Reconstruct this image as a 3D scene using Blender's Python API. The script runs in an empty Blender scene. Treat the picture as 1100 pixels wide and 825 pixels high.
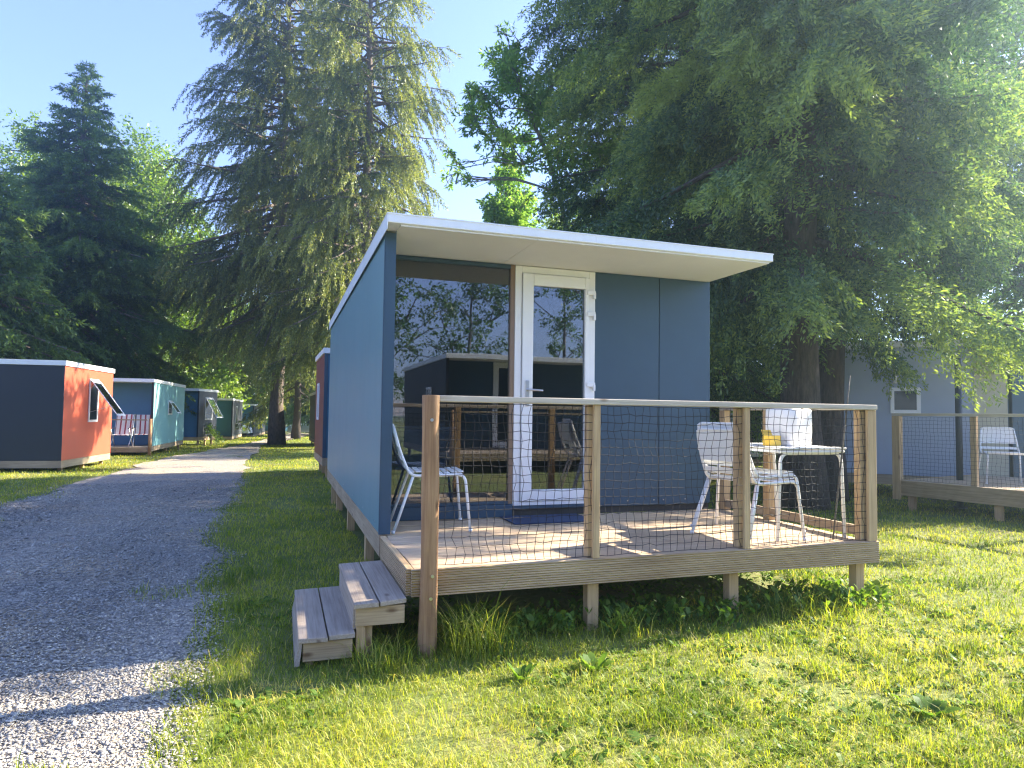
import bpy, math, random
import numpy as np
from mathutils import Vector, Matrix
rad = math.radians
random.seed(7)
S = bpy.context.scene
COL = S.collection
GLARE_VEIL = .0038  # density of the volume added in place of lens glare
D = 0.44                                   # deck level above the ground

# ------------------------------------------------------------------ camera
CAM = np.array([-0.667, -4.8147, 1.3036]); YAW, PIT, ROL, FPX = 18.766, 2.622, 0.744, 724.4
def cam_axes():
    y, p, r = rad(YAW), rad(PIT), rad(ROL)
    fw = np.array([math.sin(y)*math.cos(p), math.cos(y)*math.cos(p), math.sin(p)])
    rt = np.array([math.cos(y), -math.sin(y), 0.0]); up = np.cross(rt, fw)
    return fw, math.cos(r)*rt+math.sin(r)*up, -math.sin(r)*rt+math.cos(r)*up
FW, RT, UP = cam_axes()
cd = bpy.data.cameras.new('camera'); cd.sensor_width = 36; cd.lens = FPX/1100*36; cd.clip_end = 3000; cd.clip_start = .05
co = bpy.data.objects.new('camera', cd); COL.objects.link(co)
M = Matrix(((RT[0], UP[0], -FW[0], CAM[0]), (RT[1], UP[1], -FW[1], CAM[1]), (RT[2], UP[2], -FW[2], CAM[2]), (0, 0, 0, 1)))
co.matrix_world = M; S.camera = co
def at(u, v, dist):                        # a real point at a horizontal distance, seen at photo position u, v
    d = FW+RT*(u-550)/FPX-UP*(v-412.5)/FPX
    return CAM+d*(dist/math.hypot(d[0], d[1]))
def gslope(y): return -0.0125*max(0.0, y-2.0)
def on_ground(u, v):
    z = 0
    d = FW+RT*(u-550)/FPX-UP*(v-412.5)/FPX
    for _ in range(40):
        p = CAM+d*(z-CAM[2])/d[2]; z = .5*z+.5*gslope(p[1])
    return p

# ------------------------------------------------------------------ noise in numpy
def vnoise(x, y, seed=0):
    x = np.asarray(x, float); y = np.asarray(y, float)
    xi = np.floor(x).astype(np.int64); yi = np.floor(y).astype(np.int64)
    fx = x-xi; fy = y-yi; fx = fx*fx*(3-2*fx); fy = fy*fy*(3-2*fy)
    def h(a, b):
        n = (a*374761393+b*668265263+seed*974634777) & 0x7fffffff
        n = ((n ^ (n >> 13))*1274126177) & 0x7fffffff
        return ((n ^ (n >> 16)) & 0xffff)/65535.0
    return (h(xi, yi)*(1-fx)+h(xi+1, yi)*fx)*(1-fy)+(h(xi, yi+1)*(1-fx)+h(xi+1, yi+1)*fx)*fy
def ground_z(x, y):
    x = np.asarray(x, float); y = np.asarray(y, float)
    base = -0.0125*np.maximum(0, y-2.0)
    lawn = (vnoise(x*1.3, y*1.3, 3)-.5)*.05+(vnoise(x*4, y*4, 4)-.5)*.018
    return base+lawn*.8

# ------------------------------------------------------------------ materials
def mat(name): 
    m = bpy.data.materials.new(name); m.use_nodes = True
    nt = m.node_tree; bs = nt.nodes['Principled BSDF']
    return m, nt, bs
def N(nt, t, **k):
    n = nt.nodes.new(t)
    for a, b in k.items():
        if a in n.inputs.keys() if isinstance(a, str) else False: n.inputs[a].default_value = b
        else: setattr(n, a, b)
    return n
def ramp(nt, stops):
    r = nt.nodes.new('ShaderNodeValToRGB'); e = r.color_ramp.elements
    while len(e) < len(stops): e.new(.5)
    for el, (p, c) in zip(e, stops): el.position = p; el.color = (*c, 1)
    return r
def objco(nt, scale=(1, 1, 1)):
    tc = nt.nodes.new('ShaderNodeTexCoord'); mp = nt.nodes.new('ShaderNodeMapping')
    mp.inputs['Scale'].default_value = scale; nt.links.new(tc.outputs['Object'], mp.inputs['Vector'])
    return mp.outputs['Vector']
def noise(nt, vec, sc, det=4, rough=.55):
    n = nt.nodes.new('ShaderNodeTexNoise'); n.inputs['Scale'].default_value = sc; n.inputs['Detail'].default_value = det
    n.inputs['Roughness'].default_value = rough
    if vec is not None: nt.links.new(vec, n.inputs['Vector'])
    return n
def bump(nt, bs, h, st=.3, dist=.01):
    b = nt.nodes.new('ShaderNodeBump'); b.inputs['Strength'].default_value = st; b.inputs['Distance'].default_value = dist
    nt.links.new(h, b.inputs['Height']); nt.links.new(b.outputs['Normal'], bs.inputs['Normal'])
def paint(name, col, rough=.5, var=.08, metal=0, streak=0, bumpst=.04, spec=.5):
    m, nt, bs = mat(name)
    v = objco(nt, (1, 1, 1)); n = noise(nt, v, 2.2, 6, .65)
    c = np.array(col)
    r = ramp(nt, [(.3, tuple(c*(1-var))), (.7, tuple(np.minimum(c*(1+var), .95)))])
    src = n.outputs['Fac']
    if streak:
        v2 = objco(nt, (5, 5, .25)); n2 = noise(nt, v2, 2.0, 5, .6)
        mx = nt.nodes.new('ShaderNodeMath'); mx.operation = 'MULTIPLY_ADD'; mx.inputs[1].default_value = streak
        nt.links.new(n2.outputs['Fac'], mx.inputs[0])
        m2 = nt.nodes.new('ShaderNodeMath'); m2.operation = 'MULTIPLY'; m2.inputs[1].default_value = 1-streak
        nt.links.new(src, m2.inputs[0]); nt.links.new(m2.outputs[0], mx.inputs[2]); src = mx.outputs[0]
    nt.links.new(src, r.inputs['Fac']); nt.links.new(r.outputs['Color'], bs.inputs['Base Color'])
    rr = nt.nodes.new('ShaderNodeMapRange'); rr.inputs['To Min'].default_value = max(.05, rough-.08); rr.inputs['To Max'].default_value = rough+.1
    nt.links.new(n.outputs['Fac'], rr.inputs['Value']); nt.links.new(rr.outputs['Result'], bs.inputs['Roughness'])
    bs.inputs['Metallic'].default_value = metal; bs.inputs['Specular IOR Level'].default_value = spec
    nf = noise(nt, v, 60, 3); bump(nt, bs, nf.outputs['Fac'], bumpst, .003)
    return m
def wood(name, axis, dark, light, groove=None, knots=True, rough=.75):
    m, nt, bs = mat(name)
    sc = [9, 9, 9]; sc[axis] = .55
    v = objco(nt, tuple(sc)); n = noise(nt, v, 3.2, 7, .62)
    v3 = objco(nt); nl = noise(nt, v3, 1.7, 3)
    sc2 = [60, 60, 60]; sc2[axis] = 1.5
    nf = noise(nt, objco(nt, tuple(sc2)), 2, 3)
    a = nt.nodes.new('ShaderNodeMath'); a.operation = 'MULTIPLY_ADD'; a.inputs[1].default_value = .45
    nt.links.new(nl.outputs['Fac'], a.inputs[0]); 
    b = nt.nodes.new('ShaderNodeMath'); b.operation = 'MULTIPLY'; b.inputs[1].default_value = .55
    nt.links.new(n.outputs['Fac'], b.inputs[0]); nt.links.new(b.outputs[0], a.inputs[2])
    d, l = np.array(dark), np.array(light)
    r = ramp(nt, [(.32, tuple(d)), (.5, tuple((d+l)/2)), (.68, tuple(l))])
    nt.links.new(a.outputs[0], r.inputs['Fac'])
    colo = r.outputs['Color']
    # dark fibres
    mx = nt.nodes.new('ShaderNodeMix'); mx.data_type = 'RGBA'; mx.blend_type = 'MULTIPLY'; mx.inputs[0].default_value = .45
    rf = ramp(nt, [(.35, (.55, .5, .45)), (.55, (1, 1, 1))]); nt.links.new(nf.outputs['Fac'], rf.inputs['Fac'])
    nt.links.new(colo, mx.inputs[6]); nt.links.new(rf.outputs['Color'], mx.inputs[7]); colo = mx.outputs[2]
    if knots:
        sck = [4.5, 4.5, 4.5]; sck[axis] = 2.0
        vo = nt.nodes.new('ShaderNodeTexVoronoi'); vo.inputs['Scale'].default_value = 1.5; nt.links.new(objco(nt, tuple(sck)), vo.inputs['Vector'])
        rk = ramp(nt, [(.05, (.25, .16, .1)), (.13, (1, 1, 1))]); nt.links.new(vo.outputs['Distance'], rk.inputs['Fac'])
        mk = nt.nodes.new('ShaderNodeMix'); mk.data_type = 'RGBA'; mk.blend_type = 'MULTIPLY'; mk.inputs[0].default_value = .75
        nt.links.new(colo, mk.inputs[6]); nt.links.new(rk.outputs['Color'], mk.inputs[7]); colo = mk.outputs[2]
    nt.links.new(colo, bs.inputs['Base Color']); bs.inputs['Roughness'].default_value = rough; bs.inputs['Specular IOR Level'].default_value = .25
    bump(nt, bs, nf.outputs['Fac'], .35, .003)
    return m
def foliage(name, dark, mid, light, trans=.35, gloss=.05):
    m = bpy.data.materials.new(name); m.use_nodes = True; nt = m.node_tree; nt.nodes.clear()
    out = nt.nodes.new('ShaderNodeOutputMaterial')
    at_ = nt.nodes.new('ShaderNodeAttribute'); at_.attribute_name = 'tint'
    r = ramp(nt, [(.05, dark), (.5, mid), (.97, light)]); nt.links.new(at_.outputs['Fac'], r.inputs['Fac'])
    df = nt.nodes.new('ShaderNodeBsdfDiffuse'); tr = nt.nodes.new('ShaderNodeBsdfTranslucent'); gl = nt.nodes.new('ShaderNodeBsdfGlossy')
    gl.inputs['Roughness'].default_value = .45; gl.inputs['Color'].default_value = (.8, .85, .9, 1)
    nt.links.new(r.outputs['Color'], df.inputs['Color'])
    mc = nt.nodes.new('ShaderNodeMix'); mc.data_type = 'RGBA'; mc.blend_type = 'MULTIPLY'; mc.inputs[0].default_value = 1; mc.inputs[7].default_value = (1.5, 1.55, .6, 1)
    nt.links.new(r.outputs['Color'], mc.inputs[6]); nt.links.new(mc.outputs[2], tr.inputs['Color'])
    m1 = nt.nodes.new('ShaderNodeMixShader'); m1.inputs[0].default_value = trans
    nt.links.new(df.outputs[0], m1.inputs[1]); nt.links.new(tr.outputs[0], m1.inputs[2])
    m2 = nt.nodes.new('ShaderNodeMixShader'); m2.inputs[0].default_value = gloss
    nt.links.new(m1.outputs[0], m2.inputs[1]); nt.links.new(gl.outputs[0], m2.inputs[2]); nt.links.new(m2.outputs[0], out.inputs['Surface'])
    return m
def bark(name, dark, light):
    m, nt, bs = mat(name)
    v = objco(nt, (6, 6, 1.4)); n = noise(nt, v, 3, 8, .7)
    r = ramp(nt, [(.35, dark), (.65, light)]); nt.links.new(n.outputs['Fac'], r.inputs['Fac']); nt.links.new(r.outputs['Color'], bs.inputs['Base Color'])
    bs.inputs['Roughness'].default_value = .9; bump(nt, bs, n.outputs['Fac'], .9, .04)
    return m
def glass(name, refl=.2, tint=(.6, .66, .7)):
    m = bpy.data.materials.new(name); m.use_nodes = True; nt = m.node_tree; nt.nodes.clear()
    out = nt.nodes.new('ShaderNodeOutputMaterial'); tr = nt.nodes.new('ShaderNodeBsdfTransparent'); tr.inputs['Color'].default_value = (*tint, 1)
    gl = nt.nodes.new('ShaderNodeBsdfGlossy'); gl.inputs['Roughness'].default_value = .0; gl.inputs['Color'].default_value = (.93, .95, 1, 1)
    fr = nt.nodes.new('ShaderNodeFresnel'); fr.inputs['IOR'].default_value = 1.5
    ma = nt.nodes.new('ShaderNodeMath'); ma.operation = 'ADD'; ma.use_clamp = True; ma.inputs[1].default_value = refl; nt.links.new(fr.outputs[0], ma.inputs[0])
    # slightly wavy panes
    mx = nt.nodes.new('ShaderNodeMixShader'); nt.links.new(ma.outputs[0], mx.inputs[0]); nt.links.new(tr.outputs[0], mx.inputs[1]); nt.links.new(gl.outputs[0], mx.inputs[2])
    nn = noise(nt, objco(nt), 1.6, 1); bp = nt.nodes.new('ShaderNodeBump'); bp.inputs['Strength'].default_value = .035; bp.inputs['Distance'].default_value = .02
    nt.links.new(nn.outputs['Fac'], bp.inputs['Height']); nt.links.new(bp.outputs['Normal'], gl.inputs['Normal'])
    nt.links.new(mx.outputs[0], out.inputs['Surface'])
    return m
def grooved(m, axis, pitch, st=.9):        # fine ridges pressed into a board's face
    nt = m.node_tree; bs = nt.nodes['Principled BSDF']
    tc = nt.nodes.new('ShaderNodeTexCoord'); sp = nt.nodes.new('ShaderNodeSeparateXYZ'); nt.links.new(tc.outputs['Object'], sp.inputs[0])
    a = nt.nodes.new('ShaderNodeMath'); a.operation = 'MULTIPLY'; a.inputs[1].default_value = 2*math.pi/pitch; nt.links.new(sp.outputs[axis], a.inputs[0])
    s = nt.nodes.new('ShaderNodeMath'); s.operation = 'SINE'; nt.links.new(a.outputs[0], s.inputs[0])
    b = nt.nodes.new('ShaderNodeBump'); b.inputs['Strength'].default_value = st; b.inputs['Distance'].default_value = .006
    nt.links.new(s.outputs[0], b.inputs['Height'])
    old = bs.inputs['Normal'].links[0].from_socket if bs.inputs['Normal'].links else None
    if old: nt.links.new(old, b.inputs['Normal'])
    nt.links.new(b.outputs['Normal'], bs.inputs['Normal'])
    return m

MT = {}
MT['teal'] = paint('teal_panel', (.145, .268, .30), .42, .06, streak=.55)
MT['teal_light'] = paint('pale_teal_panel', (.20, .42, .43), .6, .06)
MT['navy'] = paint('navy_panel', (.034, .074, .115), .45, .06)
MT['blue'] = paint('blue_panel', (.06, .20, .34), .5, .06)
MT['ink'] = paint('ink_panel', (.012, .018, .028), .5, .1)
MT['slate'] = paint('slate_panel', (.05, .055, .065), .6, .15)
MT['red'] = paint('red_panel', (.50, .095, .045), .55, .05, streak=.2)
MT['brick'] = paint('dull_red_panel', (.15, .045, .035), .6, .08)
MT['grey'] = paint('grey_blue_panel', (.36, .42, .52), .6, .05)
MT['olive'] = paint('olive_panel', (.50, .49, .38), .6, .05)
MT['fascia'] = paint('white_metal', (.80, .82, .84), .35, .06, streak=.5)
MT['soffit'] = paint('cream_soffit', (.72, .71, .68), .6, .04)
MT['white'] = paint('white_plastic', (.82, .83, .84), .3, .02)
MT['chair'] = paint('white_powder_coat', (.80, .81, .80), .35, .04)
MT['steel'] = paint('steel', (.55, .56, .58), .3, .05, metal=1)
MT['black'] = paint('black_rubber', (.015, .015, .017), .6, .1)
MT['mat'] = paint('navy_mat', (.02, .04, .10), .95, .25, bumpst=.8)
MT['yellow'] = paint('yellow_card', (.85, .55, .06), .6, .05)
MT['bronze'] = paint('bronze_frame', (.22, .15, .10), .4, .05)
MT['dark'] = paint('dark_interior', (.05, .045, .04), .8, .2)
MT['intfloor'] = paint('interior_floor', (.16, .12, .09), .6, .2)
MT['cabinet'] = paint('pale_blue_cabinet', (.25, .42, .55), .5, .05)
MT['canister'] = paint('white_canister', (.82, .80, .77), .45, .03)
MT['sash_glass'] = glass('sash_glass', .5, (.85, .88, .92))
MT['net'] = paint('black_net', (.012, .012, .014), .7, .1)
MT['carwhite'] = paint('car_white', (.72, .76, .80), .25, .02)
MT['carblue'] = paint('car_silver_blue', (.42, .55, .62), .25, .03)
MT['carglass'] = paint('car_glass', (.02, .03, .04), .08, .05)
MT['tyre'] = paint('tyre', (.02, .02, .02), .8, .1)
MT['lamp'] = paint('lamp_lens', (.7, .72, .75), .15, .02)
MT['glass'] = glass('window_glass', .08, (.55, .6, .64))
MT['glass_small'] = glass('small_window_glass', .25, (.3, .33, .36))
MT['wx'] = wood('timber_along_x', 0, (.29, .215, .14), (.50, .39, .26))
MT['wy'] = wood('timber_along_y', 1, (.29, .215, .14), (.50, .39, .26))
MT['wz'] = wood('timber_upright', 2, (.38, .245, .125), (.64, .46, .255))
MT['post'] = wood('pole_timber', 2, (.24, .13, .065), (.55, .345, .18))
MT['rail'] = wood('rail_timber', 0, (.42, .37, .30), (.66, .58, .47))
MT['raily'] = wood('rail_timber_side', 1, (.42, .37, .30), (.66, .58, .47))
MT['deckx'] = wood('deck_timber', 0, (.42, .315, .21), (.64, .50, .35), knots=False)
MT['step'] = wood('weathered_step_timber', 1, (.29, .24, .19), (.46, .385, .31))
MT['stepend'] = wood('step_end_timber', 0, (.30, .21, .12), (.55, .41, .25))
MT['skirt'] = grooved(wood('ridged_board', 0, (.43, .29, .155), (.72, .53, .315)), 2, .014)
MT['skirty'] = grooved(wood('ridged_board_side', 1, (.43, .29, .155), (.72, .53, .315)), 2, .014)
MT['spruce_bark'] = bark('spruce_bark', (.07, .055, .045), (.24, .19, .15))
MT['cedar_bark'] = bark('cedar_bark', (.045, .035, .03), (.13, .10, .085))
MT['grey_bark'] = bark('grey_bark', (.09, .08, .065), (.22, .20, .17))
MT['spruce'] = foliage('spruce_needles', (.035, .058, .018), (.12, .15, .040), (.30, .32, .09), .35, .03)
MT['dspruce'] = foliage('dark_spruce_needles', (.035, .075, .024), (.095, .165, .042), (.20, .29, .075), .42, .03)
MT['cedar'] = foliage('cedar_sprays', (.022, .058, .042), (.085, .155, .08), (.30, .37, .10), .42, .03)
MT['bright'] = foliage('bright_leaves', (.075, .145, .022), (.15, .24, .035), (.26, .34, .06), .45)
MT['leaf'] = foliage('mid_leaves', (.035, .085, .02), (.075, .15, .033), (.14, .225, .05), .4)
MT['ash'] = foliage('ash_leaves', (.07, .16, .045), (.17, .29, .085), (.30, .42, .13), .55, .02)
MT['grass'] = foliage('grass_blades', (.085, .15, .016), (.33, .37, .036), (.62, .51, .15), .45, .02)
MT['weed'] = foliage('weed_leaves', (.05, .11, .018), (.13, .22, .035), (.26, .33, .07), .45, .015)
MT['bush'] = foliage('bush_leaves', (.03, .07, .018), (.06, .125, .03), (.11, .19, .045), .4)

# ------------------------------------------------------------------ mesh building
def tag(o, label=None, cat=None, group=None, kind=None):
    if label: o['label'] = label
    if cat: o['category'] = cat
    if group: o['group'] = group
    if kind: o['kind'] = kind
    return o
def thing(name, loc, label, cat, group=None, rz=0):
    o = bpy.data.objects.new(name, None); COL.objects.link(o); o.location = loc; o.rotation_euler = (0, 0, rz); o.empty_display_size = .2
    return tag(o, label, cat, group)
class MB:
    def __init__(s): s.v = []; s.f = []; s.sm = []
    def add(s, vs, fs, smooth=False):
        b = len(s.v); s.v += [tuple(map(float, p)) for p in vs]; s.f += [tuple(i+b for i in f) for f in fs]; s.sm += [smooth]*len(fs); return s
    def box(s, x0, x1, y0, y1, z0, z1):
        return s.add([(x0,y0,z0),(x1,y0,z0),(x1,y1,z0),(x0,y1,z0),(x0,y0,z1),(x1,y0,z1),(x1,y1,z1),(x0,y1,z1)],
                     [(0,3,2,1),(4,5,6,7),(0,1,5,4),(1,2,6,5),(2,3,7,6),(3,0,4,7)])
    def hexa(s, p):                         # eight corners: bottom ring, top ring
        return s.add(p, [(0,3,2,1),(4,5,6,7),(0,1,5,4),(1,2,6,5),(2,3,7,6),(3,0,4,7)])
    def prism(s, poly, h0, h1, axis=1):     # polygon in the two other axes, extruded along axis
        n = len(poly); vs = []
        for h in (h0, h1):
            for a, b in poly: vs.append((a, h, b) if axis == 1 else (h, a, b) if axis == 0 else (a, b, h))
        return s.add(vs, [tuple(range(n))[::-1], tuple(range(n, 2*n))]+[(i, (i+1) % n, n+(i+1) % n, n+i) for i in range(n)])
    def tube(s, pts, r, n=8, cap=True):
        pts = [np.array(p, float) for p in pts]; k = len(pts); rs = r if isinstance(r, (list, tuple, np.ndarray)) else [r]*k
        vs = []; prev = None
        for i, p in enumerate(pts):
            t = pts[min(i+1, k-1)]-pts[max(i-1, 0)]; t = t/(np.linalg.norm(t)+1e-12)
            if prev is None:
                a = np.array([0, 0, 1.0]) if abs(t[2]) < .9 else np.array([1.0, 0, 0]); u = np.cross(t, a)
            else: u = prev-t*np.dot(prev, t)
            u = u/(np.linalg.norm(u)+1e-12); prev = u; w = np.cross(t, u)
            for j in range(n):
                an = 2*math.pi*j/n; vs.append(p+rs[i]*(math.cos(an)*u+math.sin(an)*w))
        fs = [(i*n+j, i*n+(j+1) % n, (i+1)*n+(j+1) % n, (i+1)*n+j) for i in range(k-1) for j in range(n)]
        s.add(vs, fs, True)
        if cap: 
            b = len(s.v)-k*n; s.f += [tuple(b+j for j in range(n))[::-1], tuple(b+(k-1)*n+j for j in range(n))]; s.sm += [False, False]
        return s
    def build(s, name, m, parent=None, world=True, bev=0, kind=None):
        me = bpy.data.meshes.new(name)
        off = np.array(parent.location) if (parent is not None and world) else np.zeros(3)
        if parent is not None and world and parent.parent is not None: off = off+np.array(parent.parent.location)
        me.from_pydata([tuple(np.array(p)-off) for p in s.v], [], s.f)
        me.polygons.foreach_set('use_smooth', s.sm); me.materials.append(m); me.update()
        o = bpy.data.objects.new(name, me); COL.objects.link(o)
        if parent is not None: o.parent = parent
        if bev:
            b = o.modifiers.new('bevel', 'BEVEL'); b.width = bev; b.segments = 2; b.limit_method = 'ANGLE'; b.angle_limit = rad(40)
        if kind: o['kind'] = kind
        return o
def fillet(pts, r, n=5):                    # rounds the corners of a polyline
    pts = [np.array(p, float) for p in pts]; out = [pts[0]]
    for a, b, c in zip(pts, pts[1:], pts[2:]):
        u = (a-b)/np.linalg.norm(a-b); v = (c-b)/np.linalg.norm(c-b); p0, p1 = b+u*r, b+v*r
        for i in range(n+1):
            t = i/n; out.append((1-t)**2*p0+2*t*(1-t)*b+t*t*p1)
    out.append(pts[-1]); return out
def raw_mesh(name, V, F, m, tint=None, parent=None, smooth=False):    # V (n,3), F (k,c): big arrays
    me = bpy.data.meshes.new(name); k, c = F.shape
    me.vertices.add(len(V)); me.vertices.foreach_set('co', V.astype(np.float32).ravel())
    me.loops.add(k*c); me.loops.foreach_set('vertex_index', F.astype(np.int32).ravel())
    me.polygons.add(k); me.polygons.foreach_set('loop_start', np.arange(0, k*c, c, dtype=np.int32))
    if smooth: me.polygons.foreach_set('use_smooth', np.ones(k, bool))
    me.update(calc_edges=True)
    if tint is not None:
        a = me.attributes.new('tint', 'FLOAT', 'POINT'); a.data.foreach_set('value', np.clip(tint, 0, 1).astype(np.float32))
    me.materials.append(m)
    o = bpy.data.objects.new(name, me); COL.objects.link(o)
    if parent is not None: o.parent = parent
    return o
def nrm(a): return a/(np.linalg.norm(a, axis=-1, keepdims=True)+1e-9)
def leaves(name, P, Dv, L, W, tint, m, rng, parent=None):             # many small pointed leaves, one face each
    Dv = nrm(Dv); R = rng.normal(size=P.shape); Sd = nrm(np.cross(Dv, R))
    mid = P+Dv*(L*.45)[:, None]
    V = np.stack([P, mid+Sd*W[:, None], P+Dv*L[:, None], mid-Sd*W[:, None]], 1).reshape(-1, 3)
    F = np.arange(len(P)*4).reshape(-1, 4)
    return raw_mesh(name, V, F, m, np.repeat(tint, 4), parent)

# ------------------------------------------------------------------ trees
def conifer(name, base, H, z0, R, label, m, mbark, seed, nbr=150, tr=.3, twig=9, sp=7, ll=.3, lw=.035, hang=.6, droop=.25, power=.75, thin=0., lean=(0, 0), group=None, top_blunt=0., cat='tree', bare=.15, fan=0, tlo=0., thi=1.):
    rng = np.random.default_rng(seed); bx, by, bz = base
    t = thing(name, (bx, by, bz), label, cat, group)
    tb = MB()
    zs = np.linspace(-.15, H*.97, 12)
    tb.tube([(lean[0]*z/H+.06*math.sin(z*.8+seed), lean[1]*z/H+.06*math.cos(z*.7), z) for z in zs], [tr*(1.35 if i == 0 else 1)*(1-.95*max(0, z)/H)+.012 for i, z in enumerate(zs)], 10)
    PP, DD, LL, WW, TT = [], [], [], [], []
    for i in range(nbr):
        f = (i+rng.random())/nbr; h = z0+(H-z0)*f**.92
        q = (H-h)/(H-z0)
        l = R*min(1, (q+top_blunt)**power)*(.62+.5*rng.random())+.15
        low = 1-min(1, (h-z0)/(.12*(H-z0)+.01)); l *= 1-.45*low*rng.random()
        az = i*2.39996+rng.normal()*.35
        el = (-.12-.25*q+.55*(1-q)**1.5)+rng.normal()*.1
        dx, dy = math.cos(az), math.sin(az)
        c = np.array([lean[0]*h/H, lean[1]*h/H, h]); dr = np.array([dx*math.cos(el), dy*math.cos(el), math.sin(el)])
        lat = np.array([-dy, dx, 0])
        ts = np.linspace(0, 1, 6)
        pts = [c+dr*l*s+np.array([0, 0, -droop*l*s*s+.5*droop*l*s**4]) for s in ts]
        tb.tube(pts, [max(.006, .028*l**.8*(1-.85*s)) for s in ts], 4, False)
        isbare = rng.random() < bare
        bt = tlo+(thi-tlo)*np.clip(.5+rng.normal()*.16, 0, 1)
        ntw = max(3, int(twig*l/R*1.6))
        for k in range(ntw):
            s = .18+.82*(k+rng.random())/ntw
            if isbare and s < .6: continue
            if rng.random() < thin: continue
            p = c+dr*l*s+np.array([0, 0, -droop*l*s*s+.5*droop*l*s**4])
            sg = 1 if k % 2 else -1
            tl = (.16+.34*(1-s))*l*(.6+.6*rng.random())*(1.0)+.18
            td = nrm(dr*(.55+.3*s)+lat*sg*(.75-.5*s)+np.array([0, 0, -hang*rng.random()])+rng.normal(size=3)*.12)
            n = max(3, int(sp*(tl/.6)))
            u = (np.arange(n)+rng.random(n))/n
            q0 = p+td*tl*u[:, None]+np.array([0, 0, -1])*(hang*.55*tl*u**1.7)[:, None]+rng.normal(size=(n, 3))*.03
            PP.append(q0)
            if fan:                         # flat fans: sprays leave the twig to both sides in one plane
                sv = nrm(np.cross(td, rng.normal(size=3))); q0 += sv*(rng.normal(size=(n, 1))*.35*(1-u[:, None]*.7)*tl*.45)
                dd = td*.7+sv*np.sign(rng.normal(size=(n, 1)))*.7+np.array([0, 0, -hang*.5])*rng.random((n, 1))+rng.normal(size=(n, 3))*.25
            else: dd = td*.6+np.array([0, 0, -hang*.9])*rng.random((n, 1))+rng.normal(size=(n, 3))*.42
            DD.append(dd); LL.append(ll*(.55+.8*rng.random(n))); WW.append(lw*(.6+.8*rng.random(n)))
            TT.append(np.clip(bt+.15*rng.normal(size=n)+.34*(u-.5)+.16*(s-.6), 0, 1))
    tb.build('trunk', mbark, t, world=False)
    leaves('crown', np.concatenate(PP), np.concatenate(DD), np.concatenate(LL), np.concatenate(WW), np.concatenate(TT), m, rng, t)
    return t
def broadleaf(name, base, H, label, m, mbark, seed, clumps=None, nclump=60, R=3, z0=2, nleaf=500, cr=.8, ll=.12, lw=.035, tr=.2, group=None, trunk_pts=None, cat='tree', flat=.75, limbs=True, hole=.0):
    rng = np.random.default_rng(seed); t = thing(name, base, label, cat, group); B = np.array(base)
    tb = MB()
    if trunk_pts is None:
        zs = np.linspace(-.15, H*.85, 8); trunk_pts = [(.12*math.sin(z*.5+seed), .12*math.cos(z*.6+seed)-.12*math.cos(seed), z) for z in zs]
    else: trunk_pts = [np.array(p)-B for p in trunk_pts]
    if len(trunk_pts) < 8:
        q = np.array([np.array(a, float) for a in trunk_pts]); u = np.linspace(0, len(q)-1, 22); trunk_pts = [np.array([np.interp(w, range(len(q)), q[:, c]) for c in range(3)]) for w in u]
    k = len(trunk_pts); tp = [np.array(p, float) for p in trunk_pts]
    tb.tube(tp, [tr*(1.3 if i == 0 else 1)*(1-.85*i/(k-1))+.01 for i in range(k)], 9)
    if clumps is None:
        clumps = []
        while len(clumps) < nclump:
            d = nrm(rng.normal(size=3)); rr = rng.random()**.42
            f = 1+.28*math.sin(3*math.atan2(d[1], d[0])+seed)*math.sin(2.3*d[2]*2+seed*1.7)
            c = np.array([d[0]*R*rr*f, d[1]*R*rr*f, (z0+H)/2+d[2]*(H-z0)/2*rr*(.9+.2*f)])
            clumps.append((c, cr*(.55+.8*rng.random())))
    else: clumps = [(np.array(c)-B, r) for c, r in clumps]
    P, Dd, L, W, T = [], [], [], [], []; ends = []
    clumps = sorted(clumps, key=lambda q: min(np.linalg.norm(p-q[0]) for p in tp))
    for c, r in clumps:
        if rng.random() < hole: continue
        if limbs:
            pool = [p for p in tp[1:]+ends if p[2] < c[2]-.05] or [tp[min(1, k-1)]]
            a = min(pool, key=lambda p: np.linalg.norm((p-c)*np.array([1, 1, .75]))); ends.append(c); mid = (a+c)/2+np.array([0, 0, .1*np.linalg.norm(c-a)])+rng.normal(size=3)*.08
            tb.tube([a, mid, c], [max(.012, tr*.28), max(.01, tr*.17), .008], 5, False)
            for _ in range(3): tb.tube([(mid+c)/2, c+rng.normal(size=3)*r*.6], [.01, .004], 3, False)
        n = max(10, int(nleaf*(r/cr)**2.2))
        # sprays of leaves round random twig ends, so a clump has its own ragged edge
        nt_ = max(5, n//14); tw = nrm(rng.normal(size=(nt_, 3)))*(r*rng.random((nt_, 1))**.45)*np.array([1, 1, flat])
        idx = rng.integers(0, nt_, n)
        tdir = nrm(tw+np.array([0, 0, .15])*r)
        pos = c+tw[idx]+tdir[idx]*(rng.random((n, 1))-.5)*r*.55+rng.normal(size=(n, 3))*r*.09
        P.append(pos); Dd.append(tdir[idx]*.7+rng.normal(size=(n, 3))*.6+np.array([0, 0, -.35]))
        L.append(ll*(.6+.7*rng.random(n))); W.append(lw*(.6+.7*rng.random(n)))
        bt = .5+rng.normal()*.15; T.append(np.clip(bt+rng.normal(size=n)*.16, 0, 1))
    tb.build('trunk', mbark, t, world=False)
    leaves('crown', np.concatenate(P), np.concatenate(Dd), np.concatenate(L), np.concatenate(W), np.concatenate(T), m, rng, t)
    return t
def G(p): return (float(p[0]), float(p[1]), float(ground_z(p[0], p[1])))

exec_parts = True
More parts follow.
